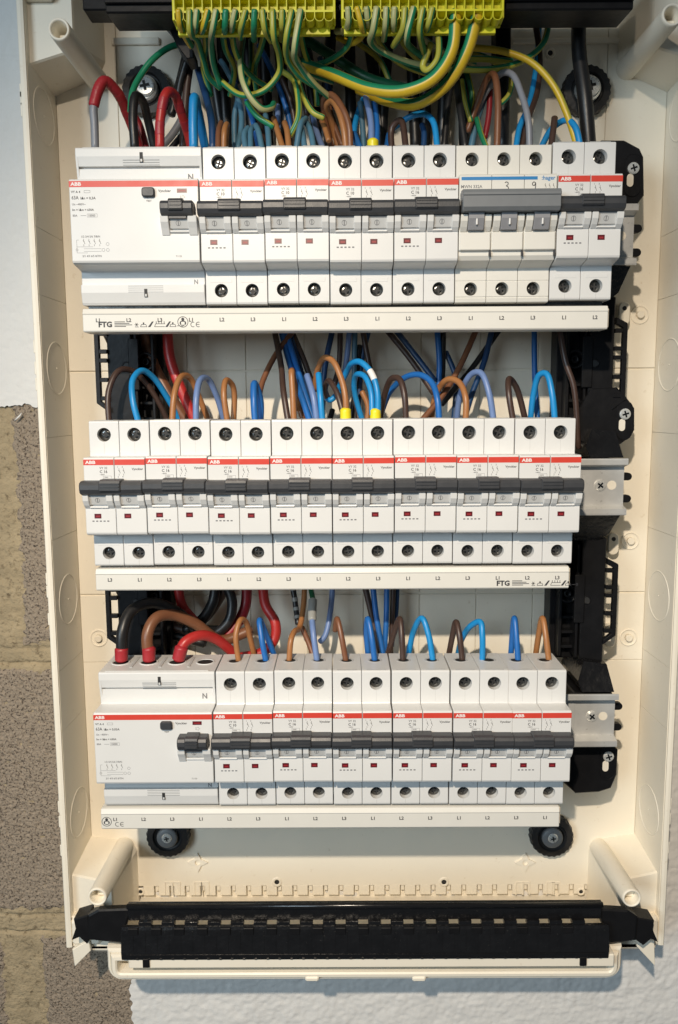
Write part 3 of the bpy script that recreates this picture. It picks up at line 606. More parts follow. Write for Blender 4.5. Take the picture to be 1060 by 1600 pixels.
    text(p, '1/2 3/4 5/6 7/8/N', 1.05, 5.6, -30.7, y, mi=2); text(p, '2/1 4/3 6/5 8/7/N', 1.05, 6.0, -41.0, y, mi=2)
    for k in range(4): cbsym(p, 7 + k * 2.9, -31.4, y, .9)
    line(p, 3.2, -32, 3.2, -38.8, y, .14, 2); line(p, 3.2, -38.8, 9, -38.8, y, .14, 2); line(p, 3.2, -35.6, 12, -35.6, y, .14, 2); line(p, 3.2, -32, 4.4, -32, y, .14, 2)
    for zz in (-36.6, -38): line(p, 7, zz, 16.5, zz, y, .14, 2)
    ring2(p, 17.6, -37.3, .8, y, .15, 2); ring2(p, 20.0, -37.3, .8, y, .15, 2); ring2(p, 3.2, -37.2, .6, y, .14, 2); ring2(p, 20, -34.2, .8, y, .15, 2)
    text(p, 'TEST', .95, 43.3, -12.2, y, 'c'); text(p, 'Vynckier', 1.35, 48.5, -7.2, y); text(p, 'T1133', .9, 57, -41.3, y, mi=2); 
    for k in range(5): ring2(p, 61.5 + 1.1 * math.cos(k * 1.26), -9.9 + .8 * math.sin(k * 1.26), .32, y, .12, 2, 8)
    text(p, 'N', 3.3, 63.5, 3.0, 14.85, 'c', mi=2, sx=.9); text(p, 'N', 2.5, 65.0, -53.4, 15.1, 'c', mi=2, sx=.9)
    p.build('print', [INK, WINK, GINK], t, off, recalc=False)['kind'] = 'stuff'
    return t
def put(t, x0, w_, z0, label, cat, group=None, y=0):
    t.location = Vector((x0 + w_ / 2 + random.uniform(-.08, .08), 47 + y + random.uniform(-.25, .25), z0 - 64.8 + random.uniform(-.2, .2))) * S; t.rotation_euler = (R(random.uniform(-.25, .25)), R(random.uniform(-.15, .15)), R(random.uniform(-.2, .2))); tag(t, label, cat, group); return t
GR = 'two-pole breakers with red stripes in three rows'
def place(proto, used, x0, z0, label, dz=0, group=GR):
    o = proto if not used[0] else copy_tree(proto); used[0] = True
    return put(o, x0, 2 * PW, z0 + dz, label, 'breaker', group)
m10, m16 = make_mcb('C 10'), make_mcb('C 16'); u10, u16 = [False], [False]
rcdA = make_rcd('IΔn = 0,3A'); rcdB = make_rcd('IΔn = 0,03A')
put(rcdA, 0, 4 * PW, 0, 'wide white residual-current device at the left end of the top row', 'breaker', 'wide residual-current devices')
put(rcdB, 0, 4 * PW, -300, 'wide white residual-current device with red-sleeved cables entering on top, bottom row', 'breaker', 'wide residual-current devices')
T1 = ['C 10 breaker touching the right side of the top residual-current device', 'second C 10 breaker right of the top residual-current device', 'C 10 breaker fed by a yellow-capped blue pair in the top row', 'C 16 breaker touching the left side of the grey-handled three-pole breaker', 'C 16 breaker at the far right of the top row, right of the grey-handled one']
for k in range(4): place(*((m10, u10) if k < 3 else (m16, u16)), (4 + 2 * k) * PW, 0, T1[k])
place(m16, u16, 15 * PW + .3, 0, T1[4], 1.4)
T2 = ['C 16 breaker at the left end of the middle row', 'second C 16 breaker from the left, middle row, under copper and grey-blue arches', 'C 16 breaker under the narrow brown and dark blue loops, middle row',
      'C 16 breaker fourth in the middle row, under the dense bundle of blue wires', 'C 16 breaker with two yellow ferrules on top in the middle row', 'C 16 breaker right of the yellow-ferruled one, under the wide blue arch', 'second C 16 breaker from the right end of the middle row', 'C 16 breaker at the right end of the middle row beside the zinc rail end']
for k in range(8): place(m16, u16, 2 * k * PW + .6, -150, T2[k])
T3 = ['C 10 breaker touching the right side of the bottom residual-current device', 'C 16 breaker under the wires with clear sleeves, bottom row', 'C 16 breaker under the lone brown wire, bottom row', 'C 16 breaker under the round sky blue arch, bottom row', 'C 16 breaker under the slanted sky blue arch, bottom row', 'C 16 breaker at the right end of the bottom row']
for k in range(6): place(*((m10, u10) if k == 0 else (m16, u16)), (4 + 2 * k) * PW, -300, T3[k])
# three-pole breaker with grey handle
def make_three(x0):
    W = 3 * PW; t = bpy.data.objects.new('three_pole_breaker', None); COL.objects.link(t); off = (-W / 2, -47, 64.8)
    P3 = [(47, 20.3), (14.0, 20.3), (13.2, 19.9), (13, 19.2), (13, 1.8), (12.6, 1.2), (.8, 1.3), (0, .6), (0, -38.4), (1.4, -39.2), (1.4, -41.2), (3, -43.4), (12.4, -46.2), (13, -47), (13, -52.6), (13.3, -52.8), (13.3, -53.2), (13, -53.4), (13, -61.4), (13.4, -61.7), (13.4, -62.1), (13, -62.4), (13.4, -64.4), (14.2, -64.8), (47, -64.8)]
    b = MB()
    for k in range(3): pole_body(b, k * PW + .12, (k + 1) * PW - .12, P3, {3: (12.6, 3.7), 17: (-57.2, 3.7)}, .22)
    b.build('body', IVORY, t, off)
    for k in range(3):
        x = (k + .5) * PW
        for z, i in ((12.6, 0), (-57.2, 1)): s = MB(); screw_in(s, x, z, 3.6, k + i * 3); s.build('screw', [DSCREW, HOLE], t, off)
        c = MB(); cheeks(c, [(x - 8.3, x - 4.5), (x + 4.3, x + 8.3)], -20.6, -29.0); c.box(x + 5.0, x + 6.8, -4.4, -1, -24.4, -22.2, .2); c.build('toggle_frame', IVORY, t, off)
        g = MB(); g.prism([(2, -19), (-6.5, -19), (-6.2, -23), (-3.4, -28.4), (2, -28.8)], 'x', x - 4.3, x + 4.1, .25); g.box(x - .35, x + .35, -6.1, -4.6, -26.2, -22.4, 0, 1); g.build('toggle', [TGREY, WINK], t, off)
        c = MB(); c.box(x - 8.2, x + 8.2, -1.1, .2, -42.0 + 3.4, -29.3, .35); c.build('cover_plate', IVORY, t, off)
        c = MB(); c.box(x + 7.6, x + 8.7, -.6, 1, -41.6, -39, .1); c.build('notch', DGREY, t, off)
    h = MB(); h.prism([(3, -8.6), (-8, -8.6), (-10.5, -9.2), (-11.6, -11), (-11.6, -12.2), (-11, -12.6), (-11, -18.2), (-9.5, -20.0), (3, -20.2)], 'x', .6, W - .3, .4); h.build('handle', MGREY, t, off)
    p = MB(); y = -.06
    rect(p, 1.2, 42.2, -1.9, -.2, y, 1); text(p, ':hager', 2.1, W - 1.0, -2.0, y, 'r', mi=1, bold=.02)
    text(p, 'MWN 332A', 1.6, .9, -6.0, y, mi=2); text(p, 'C32', 1.7, .9, -8.7, y, mi=2)
    for k in range(3): cbsym(p, 46.4 + k * 2.2, -3.9, y, .75)
    def hand(P):
        for a, b_ in zip(P, P[1:]): line(p, *a, *b_, y - .01, .42, 0)
    hand([(24.6, -3.4), (25.4, -2.9), (26.4, -3.4), (26.3, -4.4), (25.3, -5.0), (26.4, -5.6), (26.7, -6.8), (26.0, -7.8), (24.8, -7.6)])
    hand([(41.2, -3.6), (40.2, -3.0), (39.4, -3.8), (39.6, -4.8), (40.6, -5.0), (41.2, -3.6), (41.2, -5.4), (40.9, -7.6)])
    hand([(10.6, -8.4), (11.4, -7.4), (12.4, -7.6), (12.5, -8.6)])
    p.build('print', [INK, BLUEP, GINK], t, off, recalc=False)['kind'] = 'stuff'
    return t
put(make_three(0), 12 * PW + .2, 3 * PW, 0, 'ivory three-pole breaker with blue stripe and long slate grey handle, top row', 'breaker')

# ------------------------------------------------------------------ busbar covers with phase letters
def busbar(x0, x1, z0, first, n, labx, label, marks):
    t = thing('busbar', ((x0 + x1) / 2, 26, z0 - 79.6), label, 'busbar', 'comb busbars under the breaker rows'); off = (-(x0 + x1) / 2, -26, 79.6 - z0)
    P = [(14.6, -66.6), (13.4, -66.9), (12.2, -69.6), (12.6, -70.2), (12.6, -79.0), (13.2, -79.7), (27, -79.7), (27, -66.6)]
    MB().prism([(a, z0 + b) for a, b in P], 'x', x0, x1, .3).build('cover', IVORY, t, off)
    q = MB(); q.box(x0 + 2, x1 - 2, 18, 26, z0 - 66.6, z0 - 64.0); q.build('comb', DSCREW, t, off)
    e = MB(); e.box(x1 - .2, x1 + 1.2, 15, 25, z0 - 78.6, z0 - 68, .3); e.build('end_cap', CREAM, t, off)
    p = MB(); y = 12.53
    for i in range(n): text(p, 'L%d' % ((first - 1 + i) % 3 + 1), 2.0, labx + i * PW, z0 - 74.2, y, 'c', bold=.03)
    def logo(x, z):
        text(p, 'FTG', 2.9, x, z, y, sx=1.05, bold=.045)
        for i in range(4): rect(p, x + 9.2, x + 9.2 + (6, 8.5, 10, 6.5)[i], z + 2.6 - i * .85, z + 3.0 - i * .85, y)
        u = x + 20.5
        for a in range(3): line(p, u + 1.2 + 1.1 * math.cos(a * 1.05), z + 1.2 + 1.1 * math.sin(a * 1.05), u + 1.2 - 1.1 * math.cos(a * 1.05), z + 1.2 - 1.1 * math.sin(a * 1.05), y, .3)
        line(p, u + .2, z - .1, u + 2.4, z - .1, y, .25)
        for v in (3.4, 24 - 4): 
            line(p, u + v, z, u + v + 3.6, z, y, .3); line(p, u + v, z, u + v + .6, z + 1.3, y, .3); line(p, u + v + 3.6, z, u + v + 3, z + 1.3, y, .3); line(p, u + v + .6, z + 1.3, u + v + 3, z + 1.3, y, .3); rect(p, u + v + 1.4, u + v + 2.2, z + 1.3, z + 2.4, y)
        for v in (7.6, 17.4): p.add([(u + v, y, z - .2), (u + v + 1.4, y, z - .2), (u + v + 3.4, y, z + 2.9), (u + v + 2.4, y, z + 2.9)], [(0, 1, 2, 3)])
        line(p, u + 11.4, z, u + 17.2, z, y, .3); line(p, u + 11.4, z, u + 12, z + 1.6, y, .3); line(p, u + 12, z + 1.6, u + 17.4, z + 1.6, y, .3)
        for a in range(4): line(p, u + 12.4 + a * 1.5, z + 1.8, u + 12.4 + a * 1.5, z + 3, y, .35)
        line(p, u + 24.2, z + .4, u + 25.8, z + .4, y, .35); ring2(p, u + 27, z + .5, .6, y, .3, 0, 8)
    def seal(x, z):
        ring2(p, x, z, 2.9, y, .35, 0, 22)
        p.add([(x + 1.9 * math.cos(a), y, z - .6 + 1.5 * math.sin(a)) for a in [2 * math.pi * i / 10 for i in range(10)]], [tuple(range(10))]); p.add([(x + .9 * math.cos(a), y - .01, z + 1.5 + .9 * math.sin(a)) for a in [2 * math.pi * i / 8 for i in range(8)]], [tuple(range(8))])
        rect(p, x - 1.0, x + 1.0, z - 1.6, z + .1, y - .012, 1)
    def ce(x, z):
        for cx in (x, x + 3.0):
            n_ = 9; a = [R(60 + 240 * i / n_) for i in range(n_ + 1)]
            p.rings([[(cx + q * math.cos(b), y, z + q * math.sin(b)) for b in a] for q in (1.15, 1.5)], 0, False, False, False, close=False)
        rect(p, x + 1.7, x + 3.6, z - .16, z + .16, y)
    for kind, px, py in marks:
        c = at(px, py, 12.5); {'logo': logo, 'seal': seal, 'ce': ce}[kind](c.x, c.z)
    p.build('print', [INK, IVORY], t, off, recalc=False)['kind'] = 'stuff'
busbar(.5, 298.0, 0, 1, 17, at(153, 500, 12.6).x, 'comb busbar cover under the top row of breakers', [('logo', 154, 511), ('seal', 286, 503), ('ce', 302, 507)])
busbar(1.2, 280.6, -150, 3, 16, at(172, 905, 12.6).x, 'comb busbar cover under the middle row of breakers', [('logo', 776, 915)])
busbar(-2.2, 279.3, -300, 1, 16, at(180, 1280, 12.6).x, 'comb busbar cover under the bottom row of breakers', [('seal', 167, 1284), ('ce', 184, 1288)])

# ------------------------------------------------------------------ black cable strip at the bottom
def strip():
    a = at(190, 1455, 26); b = at(951, 1455, 26); xs0, xs1 = a.x, b.x; zt = at(500, 1415, 26).z; zb = at(500, 1497, 26).z; zs_ = at(500, 1445, 25).z
    t = thing('cable_strip', ((xs0 + xs1) / 2, 30, zb), 'dusty black slotted cable strip across the bottom of the enclosure', 'cable strip'); off = (-(xs0 + xs1) / 2, -30, -zb)
    MB().prism([(31, zt), (27.6, zt), (26.8, zt - .15), (26.2, zt - .55), (25.9, zt - 1.1), (25.9, zt - 2.2), (28, zt - 3.0), (29, zs_ + 0.8), (31, zs_ + 1.0), (31, zt - 2)], 'x', xs0 + 4, xs1 - 4, .3).build('upper_bar', DUSTY, t, off)
    MB().prism([(27.4, zs_ - 1.1), (25, zs_ - 1.1), (24.4, zs_ - 3), (22.6, zb + 6), (23.2, zb + 1.2), (25, zb), (30, zb), (30, zb + 2), (26, zb + 4)], 'x', xs0, xs1, .5).build('lower_bar', DUSTY, t, off)
    q = MB(); q.lathe(((xs0 + xs1) / 2, 27.2, zt - .9), [(1.75, -(xs1 - xs0) / 2 + 4), (1.75, (xs1 - xs0) / 2 - 4)], 'x', 20); q.build('ridge', GLOSS, t, off)
    q = MB(); q.prism([(23.2, zb + 5.4), (22.3, zb + 5.2), (22.3, zb + 4.5), (23.2, zb + 4.3)], 'x', xs0 + 3, xs1 - 3, .1); q.build('lip', GLOSS, t, off)
    for i in range(40):
        xx = xs0 + 8 + i * (xs1 - xs0 - 16) / 39; MB().prism([(24.6, zs_ - 4), (24.0, zs_ - 4), (22.5, zb + 7), (23.4, zb + 7)], 'x', xx - .25, xx + .25, .05).build('rib', DUSTY, t, off)
        MB().box(xx + 1.5, xx + 3.3, 22.5, 24.2, zb + 1.4, zb + 2.6, .2).build('bead', GLOSS, t, off)
    px = [209 + 36 * i - (0 if i < 9 else .6 * (i - 8)) for i in range(21)]
    for i in range(20):
        u0 = at(px[i] + 7.8, 1445, 26).x; u1 = at(px[i + 1] - 7.8, 1445, 26).x
        MB().box(u0, u1, 25.6, 30.4, zs_ - 1.6, zs_ + 1.7, .1).build('bridge', DUSTY, t, off)
        v0 = at(px[i] - 8, 1445, 26).x; v1 = at(px[i] + 8, 1445, 26).x; MB().box(v0, v1, 23.4, 26, zs_ - 6.0, zs_ - 1.3, .3).build('clip', BLACK, t, off)
    for f_, arm, hook in ((229, [(207, 1420), (153, 1422), (137, 1431), (139, 1469), (192, 1475), (196, 1450)], [(138, 1430), (115, 1437), (118, 1452), (112, 1470), (124, 1465), (136, 1476), (142, 1466)]),
                          (911, [(933, 1420), (982, 1423), (997, 1433), (994, 1470), (950, 1476), (944, 1450)], [(996, 1434), (1023, 1439), (1021, 1454), (1029, 1473), (1018, 1468), (1006, 1478), (992, 1468)])):
        F_ = [at(x, y, 31) for x, y in arm]; cx = sum(p.x for p in F_) / 6; cz = sum(p.z for p in F_) / 6
        q = MB(); q.rings([[(p.x, 31 + .8, p.z) for p in F_], [(p.x * .9 + cx * .1, 31, p.z * .9 + cz * .1) for p in F_]][::-1] + [[(p.x, 37, p.z - .8) for p in F_]]); ob = q.build('arm', BLACK, t, off)
        F_ = [at(x, y, 33) for x, y in hook]; MB().prism([(p.x, p.z) for p in F_], 'y', 33, 46, .7).build('hook', BLACK, ob, off)
        f = at(f_, 1500, 24).x; MB().box(f - 2.2, f + 2.2, 22.6, 27, zb - 4, zb + 2, .3).build('peg', BLACK, t, off)
strip()

# ------------------------------------------------------------------ earth terminals on their black carrier
tr = thing('terminal_carrier', (160, 40, 84), 'black carrier bar holding the yellow earth terminals at the top', 'carrier bar'); off = (-160, -40, -84)
zb1 = at(500, 18, 18).z
MB().prism([(18, zb1 + .8), (19, zb1), (44, zb1 + 2), (44, zb1 + 34), (18, zb1 + 34)], 'x', 19, at(990, 15, 18).x, .6).build('bar', BLACK, tr, off)
MB().box(19, at(990, 15, 18).x, 15.5, 18.2, zb1 + 4, zb1 + 7, .4).build('ridge', BLACK, tr, off)
MB().box(3, 19.5, 30, 46, zb1 + 7, zb1 + 30, .8).build('end_piece', BLACK, tr, off)
for a, b in (([(244, 20), (262, 22), (288, 60), (302, 78), (303, 90), (292, 92), (276, 70), (262, 40)], 44), ([(775, 14), (798, 14), (799, 110), (776, 110)], 60)):
    P = [at(x, y, b) for x, y in a]; MB().prism([(p.x, p.z) for p in P], 'y', b, b + 16, .5).build('leg', BLACK, tr, off)
def terminal(xa, xb, label):
    n = 17; p0 = at(xa, 25, 5).x; p1 = at(xb, 25, 5).x; pit = (p1 - p0) / (n - 1); zc = at(400, 26, 5).z
    t = thing('earth_terminal', ((p0 + p1) / 2, 20, zc - 7), label, 'terminal block', 'yellow earth terminal blocks'); off = (-(p0 + p1) / 2, -20, 7 - zc)
    x0, x1 = p0 - pit * .62, p1 + pit * .62
    q = MB(); q.box(x0, x1, 13, 15, zc - 2.4, zc + 40, .3); q.box(x0 + 1, x1 - 2.5, 13.5, 16.5, zc - 5.4, zc - 1, .2); q.box(x0 - .5, x0 + .8, 6, 15, zc - 1, zc + 40, .3); q.box(x1 - .8, x1 + .5, 6, 15, zc - 1, zc + 40, .3)
    q.build('housing', YEL, t, off)
    proto = None
    for i in range(n):
        if proto is None:
            q = MB(); h = pit / 2; k = 10; o_ = h; r_ = h - .24
            # scalloped funnel: half ring below, straight walls above, square window above that
            arc = [math.pi + math.pi * j / k for j in range(k + 1)]
            outer = [(o_ * math.cos(a), o_ * math.sin(a)) for a in arc] + [(h, 3.0), (-h, 3.0)]
            inner = [(r_ * math.cos(a), r_ * math.sin(a)) for a in arc] + [(h - .24, 2.1), (-h + .24, 2.1)]
            q.rings([[(a, 13, b) for a, b in outer], [(a, 5, b) for a, b in outer], [(a, 5, b) for a, b in inner], [(a * .92, 12, b * .92) for a, b in inner]], 0, False, False, True)
            for zz in (3.0, 10.0, 17.0, 24, 31):
                O = [(-h, zz), (h, zz), (h, zz + 7), (-h, zz + 7)]; I = [(-h + .24, zz + .6), (h - .24, zz + .6), (h - .24, zz + 6.2), (-h + .24, zz + 6.2)]
                q.rings([[(a, 13, b) for a, b in O], [(a, 6, b) for a, b in O], [(a, 6, b) for a, b in I], [(a, 11.5, b) for a, b in I]], 0, False, False, True)
            o = q.build('terminal_cell', YEL, t, (0, -20, 7)); proto = o
        else: o = proto.copy(); COL.objects.link(o); o.parent = t
        o.location = ((p0 + i * pit - (p0 + p1) / 2) * S, 0, 0)
terminal(279.5, 514, 'left yellow earth terminal block, fourteen green-yellow wires in it')
terminal(544, 778, 'right yellow earth terminal block, its right end without thin wires')

# ------------------------------------------------------------------ wires
def W(col, r, label, Ys, pts, col2=None, frac=0.5, twist=0.02, ph=0.0, group=None, name='wire', cat='wire', n=10):
    if Ys[0] == 9: Ys = (3.5, 6.5) + tuple(Ys[2:])
    m = len(pts); Y = list(Ys) if len(Ys) == m else [Ys[0] + (Ys[1] - Ys[0]) * i / (m - 1) for i in range(m)]
    P = [at(p[0], p[1], y) for p, y in zip(pts, Y)]
    q = MB(); q.tube(P, r, n if col2 is None else 12, 0, two=(1, frac) if col2 else None, twist=twist, ph=ph)
    o = q.build(name, [WM[col]] + ([WM[col2]] if col2 else []))
    tag(o, label, cat, group); o['P0'] = 0; del o['P0']
    return o, P
def sleeve(o, P, r, m, name, mi=None, n=14, flare=1.0):
    q = MB(); q.tube(P, r, n, 0, rfun=lambda t: 1 + (flare - 1) * t)
    org = Vector(o.location) / S
    return q.build(name, m, o, tuple(-org))
def E_(label, Ys, pts, r=1.75, a='lime', b='green', frac=.55, ph=0.0, tw=0.03, group=None): return W(a, r, label, Ys, pts, b, frac, tw, ph, group)[0]
F, B = 33, 62                                              # depth of a terminal entry and of the wire run behind it

# top row, left: heavy leads into the residual-current device
o, P = W('grey', 2.3, 'grey lead with red tape over its arch, leftmost into the top row', (33, 33, 33, 36, 44, 56, 66, 72), [(149, 232), (148, 195), (147, 165), (163, 127), (184, 145), (200, 180), (213, 215), (220, 240)], name='cable', cat='cable')
PP = smooth(P, 7); sleeve(o, PP[14:], 3.0, TAPE, 'tape_wrap')
for k in (17, 22, 28, 33): sleeve(o, PP[k:k + 3], 3.12, TAPE, 'tape_wrap')
W('black', 2.6, 'black lead arching beside the bright fixing screw, top row', (33, 33, 36, 46, 56, 62), [(211, 232), (208, 180), (212, 150), (224, 160), (232, 190), (242, 232)], name='cable', cat='cable')
o, P = W('red', 2.7, 'thick red taped lead arching into the top residual-current device', (33, 33, 34, 42, 52, 62, 66), [(250, 232), (251, 185), (260, 146), (273, 148), (284, 178), (294, 210), (299, 232)], name='cable', cat='cable')
PP = smooth(P, 7); [sleeve(o, PP[k:k + 4], 2.82, TAPE, 'tape_wrap') for k in (3, 9, 15, 24, 30)]
W('maroon', 2.6, 'dark red lead running down behind the black one, top row', (70, 74), [(205, 175), (217, 195), (228, 232)], name='cable', cat='cable')
W('grey', 2.4, 'grey lead slanting up behind the thick red lead', (74, 80), [(250, 232), (268, 212), (285, 185), (300, 150)], name='cable', cat='cable')
W('black', 2.0, 'thin black lead slanting behind the thick red lead', (70, 76), [(268, 232), (282, 215), (296, 200)])
W('black', 2.2, 'black lead rising from the grey one to the carrier bar', (72, 66), [(276, 170), (282, 130), (292, 95)], name='cable', cat='cable')
W('sky', 2.6, 'fat bright blue lead standing at the right end of the top residual-current device', (33, 33, 36, 46, 56), [(303, 232), (302, 185), (304, 152), (310, 175), (321, 232)], name='cable', cat='cable')
W('navy', 2.2, 'dark blue lead slanting down to the first top row breaker', (66, 60, 44, 40), [(310, 108), (322, 150), (331, 190), (333, 232)], name='cable', cat='cable')
W('dark_brown', 2.4, 'dark brown lead hanging left of the bright blue lead', (72, 70), [(298, 95), (292, 140), (289, 180), (286, 232)], name='cable', cat='cable')
W('black', 2.6, 'black lead bundled with the dark brown one under the carrier leg', (76, 76), [(290, 90), (283, 120), (276, 150), (268, 180)], name='cable', cat='cable')
E_('green earth wire curving across the top left fixing knob', (60, 56, 50, 48, 44, 42), [(302, 68), (270, 72), (240, 92), (220, 118), (207, 145), (204, 175)], 1.8, ph=2.6, tw=.02)
# top row, wires into the breakers from left to right
BG = 'dim wires crowded behind the top row of breakers'
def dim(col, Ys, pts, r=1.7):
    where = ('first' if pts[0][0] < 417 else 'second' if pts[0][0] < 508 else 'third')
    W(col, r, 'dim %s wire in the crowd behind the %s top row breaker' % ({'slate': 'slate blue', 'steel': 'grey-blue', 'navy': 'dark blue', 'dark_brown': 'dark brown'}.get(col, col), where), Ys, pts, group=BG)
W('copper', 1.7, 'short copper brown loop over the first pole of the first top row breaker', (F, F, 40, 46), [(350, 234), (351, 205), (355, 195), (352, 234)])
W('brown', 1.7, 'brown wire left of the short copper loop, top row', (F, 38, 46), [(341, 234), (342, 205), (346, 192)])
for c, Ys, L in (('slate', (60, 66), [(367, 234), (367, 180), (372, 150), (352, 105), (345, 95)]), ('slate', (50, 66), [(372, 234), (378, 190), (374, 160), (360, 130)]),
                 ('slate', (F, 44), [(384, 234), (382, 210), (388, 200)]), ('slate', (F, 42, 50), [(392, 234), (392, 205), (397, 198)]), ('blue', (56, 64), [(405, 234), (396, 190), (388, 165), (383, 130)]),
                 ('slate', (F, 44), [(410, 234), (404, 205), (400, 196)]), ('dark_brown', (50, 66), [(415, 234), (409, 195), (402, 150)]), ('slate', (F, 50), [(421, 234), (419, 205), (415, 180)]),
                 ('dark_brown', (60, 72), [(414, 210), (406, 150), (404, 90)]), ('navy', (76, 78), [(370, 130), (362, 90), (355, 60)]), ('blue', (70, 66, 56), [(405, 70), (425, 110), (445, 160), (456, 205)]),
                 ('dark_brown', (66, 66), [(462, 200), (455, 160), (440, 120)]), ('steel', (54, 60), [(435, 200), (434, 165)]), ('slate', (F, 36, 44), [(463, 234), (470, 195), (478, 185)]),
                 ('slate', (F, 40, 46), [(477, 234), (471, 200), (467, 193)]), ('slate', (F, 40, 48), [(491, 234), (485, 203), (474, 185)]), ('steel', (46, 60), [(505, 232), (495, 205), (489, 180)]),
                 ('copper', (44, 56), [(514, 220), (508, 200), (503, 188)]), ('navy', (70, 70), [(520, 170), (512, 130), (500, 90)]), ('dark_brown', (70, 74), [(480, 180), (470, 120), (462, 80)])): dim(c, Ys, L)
W('copper', 1.75, 'copper brown wire into the first pole of the second top row breaker', (F, 40, 48), [(443, 234), (435, 208), (428, 185)])
W('copper', 1.75, 'copper brown wire beside the olive earth loop, second top row breaker', (F, 38, 46), [(452, 234), (449, 205), (445, 192)])
for k, (c, L, lab) in enumerate([('brown', [(519, 234), (508, 185), (507, 155), (517, 148), (533, 165), (545, 195), (548, 234)], 'outer brown arch into the third top row breaker'), ('copper', [(530, 234), (518, 190), (511, 165), (519, 158), (530, 175), (538, 205), (541, 234)], 'inner copper arch into the third top row breaker'), ('brown', [(535, 228), (524, 200), (516, 175), (513, 160)], 'brown wire inside the copper arches of the third top row breaker')]):
    W(c, 1.9, lab, (64, 60, 50, 44, 36, F, F) if k < 2 else (60, 66), L)
W('sky', 1.7, 'blue wire left of the yellow-capped pair, top row', (50, 58, 66), [(552, 225), (557, 185), (570, 150)])
W('blue', 1.9, 'bright blue stub right of the brown arches, top row', (40, 44), [(564, 234), (553, 208)])
W('slate', 1.8, 'slate wire behind the yellow-capped blue pair, top row', (56, 60), [(569, 234), (567, 200), (563, 160)])
o, P = W('steel', 1.9, 'grey-blue wire of the yellow-capped pair, top row', (F, 38, 48), [(581, 234), (580, 190), (572, 150)]); sleeve(o, [at(583, 220, F), at(583, 234, F)], 3.3, YCAP, 'ferrule')
W('blue', 1.9, 'deep blue wire of the yellow-capped pair, top row', (F, 40, 50), [(588, 234), (589, 195), (584, 152)])
W('dark_brown', 1.9, 'dark brown arch into the fourth top row breaker', (44, 46, 42, F), [(612, 234), (613, 200), (626, 188), (635, 234)])
W('sky', 1.8, 'blue arch bending down into the fourth top row breaker', (52, 50, 46, 40, F), [(615, 200), (640, 183), (662, 178), (677, 190), (684, 234)])
W('blue', 1.7, 'short blue wire left of the fourth breaker arch, top row', (44, 50), [(604, 234), (608, 210)])
W('navy', 1.8, 'dark blue wire under the blue arch of the fourth breaker', (48, 54), [(662, 234), (663, 208), (660, 195)])
W('black', 2.0, 'black lead left of the brown arch of the three-pole breaker', (F, 40, 52), [(728, 234), (719, 170), (714, 125)], name='cable', cat='cable')
W('black', 2.0, 'black lead rising left of the three-pole breaker', (50, 58), [(694, 234), (700, 165), (706, 130)], name='cable', cat='cable')
W('brown', 2.0, 'tall brown arch into the three-pole breaker', (60, 58, 50, 42, 36, F), [(731, 205), (745, 165), (762, 122), (772, 117), (778, 150), (777, 234)])
W('grey', 1.9, 'tall grey arch into the three-pole breaker', (66, 62, 52, 44, 38, F, F), [(740, 234), (747, 170), (780, 117), (800, 116), (816, 150), (826, 190), (828, 234)])
W('slate', 2.0, 'dark slate lead right of the tall black lead, top row', (62, 66), [(736, 234), (745, 190), (758, 150)], name='cable', cat='cable')
W('maroon', 1.8, 'dark maroon wire inside the tall brown arch', (62, 64), [(758, 215), (764, 180), (766, 140)])
W('sky', 1.8, 'blue wire dropping past the thick cable into the three-pole breaker', (70, 66, 60, 50, 44), [(843, 15), (840, 90), (828, 160), (812, 200), (806, 234)])
W('dark_brown', 1.9, 'dark brown wire dropping beside the blue one at right, top row', (68, 66, 62, 54, 48), [(833, 15), (843, 80), (840, 140), (824, 190), (815, 234)])
W('sky', 1.8, 'blue arch into the last top row breaker', (56, 50, 42, 36, F), [(846, 230), (862, 202), (884, 188), (899, 198), (908, 234)])
W('dark_brown', 1.9, 'short dark brown stub beside the blue arch at right, top row', (F, 40), [(861, 234), (867, 184)])
W('black', 4.4, 'very thick black cable running down beside the right fixing knob', (64, 64, 60, 60), [(905, 5), (905, 80), (914, 150), (921, 236)], name='cable', cat='cable', n=18)
W('black', 4.0, 'thick black cable behind the three-pole breaker', (78, 78, 74), [(790, 20), (787, 120), (786, 234)], name='cable', cat='cable', n=16)
for x0, x1 in ((318, 352), (345, 356), (385, 395), (410, 420), (432, 450), (470, 500), (520, 505), (545, 550), (570, 600), (610, 595), (640, 650), (668, 664), (700, 690), (722, 726)):
    W('black', 3.6, 'black sheathed cable hanging behind the earth wires', (80, 84, 86), [(x0, 20), ((x0 + x1) / 2, 120), (x1, 236)], name='cable', cat='cable', group='black sheathed cables behind the earth wires', n=12)
# earth wires from the left block
YE = (8, 14)
E_('first earth wire from the left in the left yellow block', (9, 14, 24, 34), [(279, 16), (281, 36), (290, 58), (299, 72)], 1.75, 'yellow', ph=.8, frac=.7)
E_('second earth wire in the left block, snaking down left', (9, 16, 30, 44, 52, 56), [(296, 16), (297, 48), (308, 62), (318, 92), (327, 120), (345, 138)], 1.8, 'lime', frac=.75, ph=1)
E_('third earth wire in the left block, short and pale green', (9, 14, 22), [(308, 16), (306, 40), (305, 54)], 1.75, 'pale', ph=1.1)
E_('fourth earth wire in the left block, its yellow side in front', (9, 14, 22), [(325, 16), (319, 40), (313, 56)], 1.75, 'yellow', frac=.7, ph=1.2)
E_('fifth earth wire in the left block, striped and running down behind', (9, 14, 26, 40, 50), [(338, 16), (333, 45), (330, 68), (334, 100), (345, 134)], 1.75, 'pale', ph=1.1)
E_('sixth earth wire in the left block, mostly green', (9, 14, 22), [(353, 16), (352, 40), (351, 56)], 1.75, 'green', 'dkgreen', ph=.5)
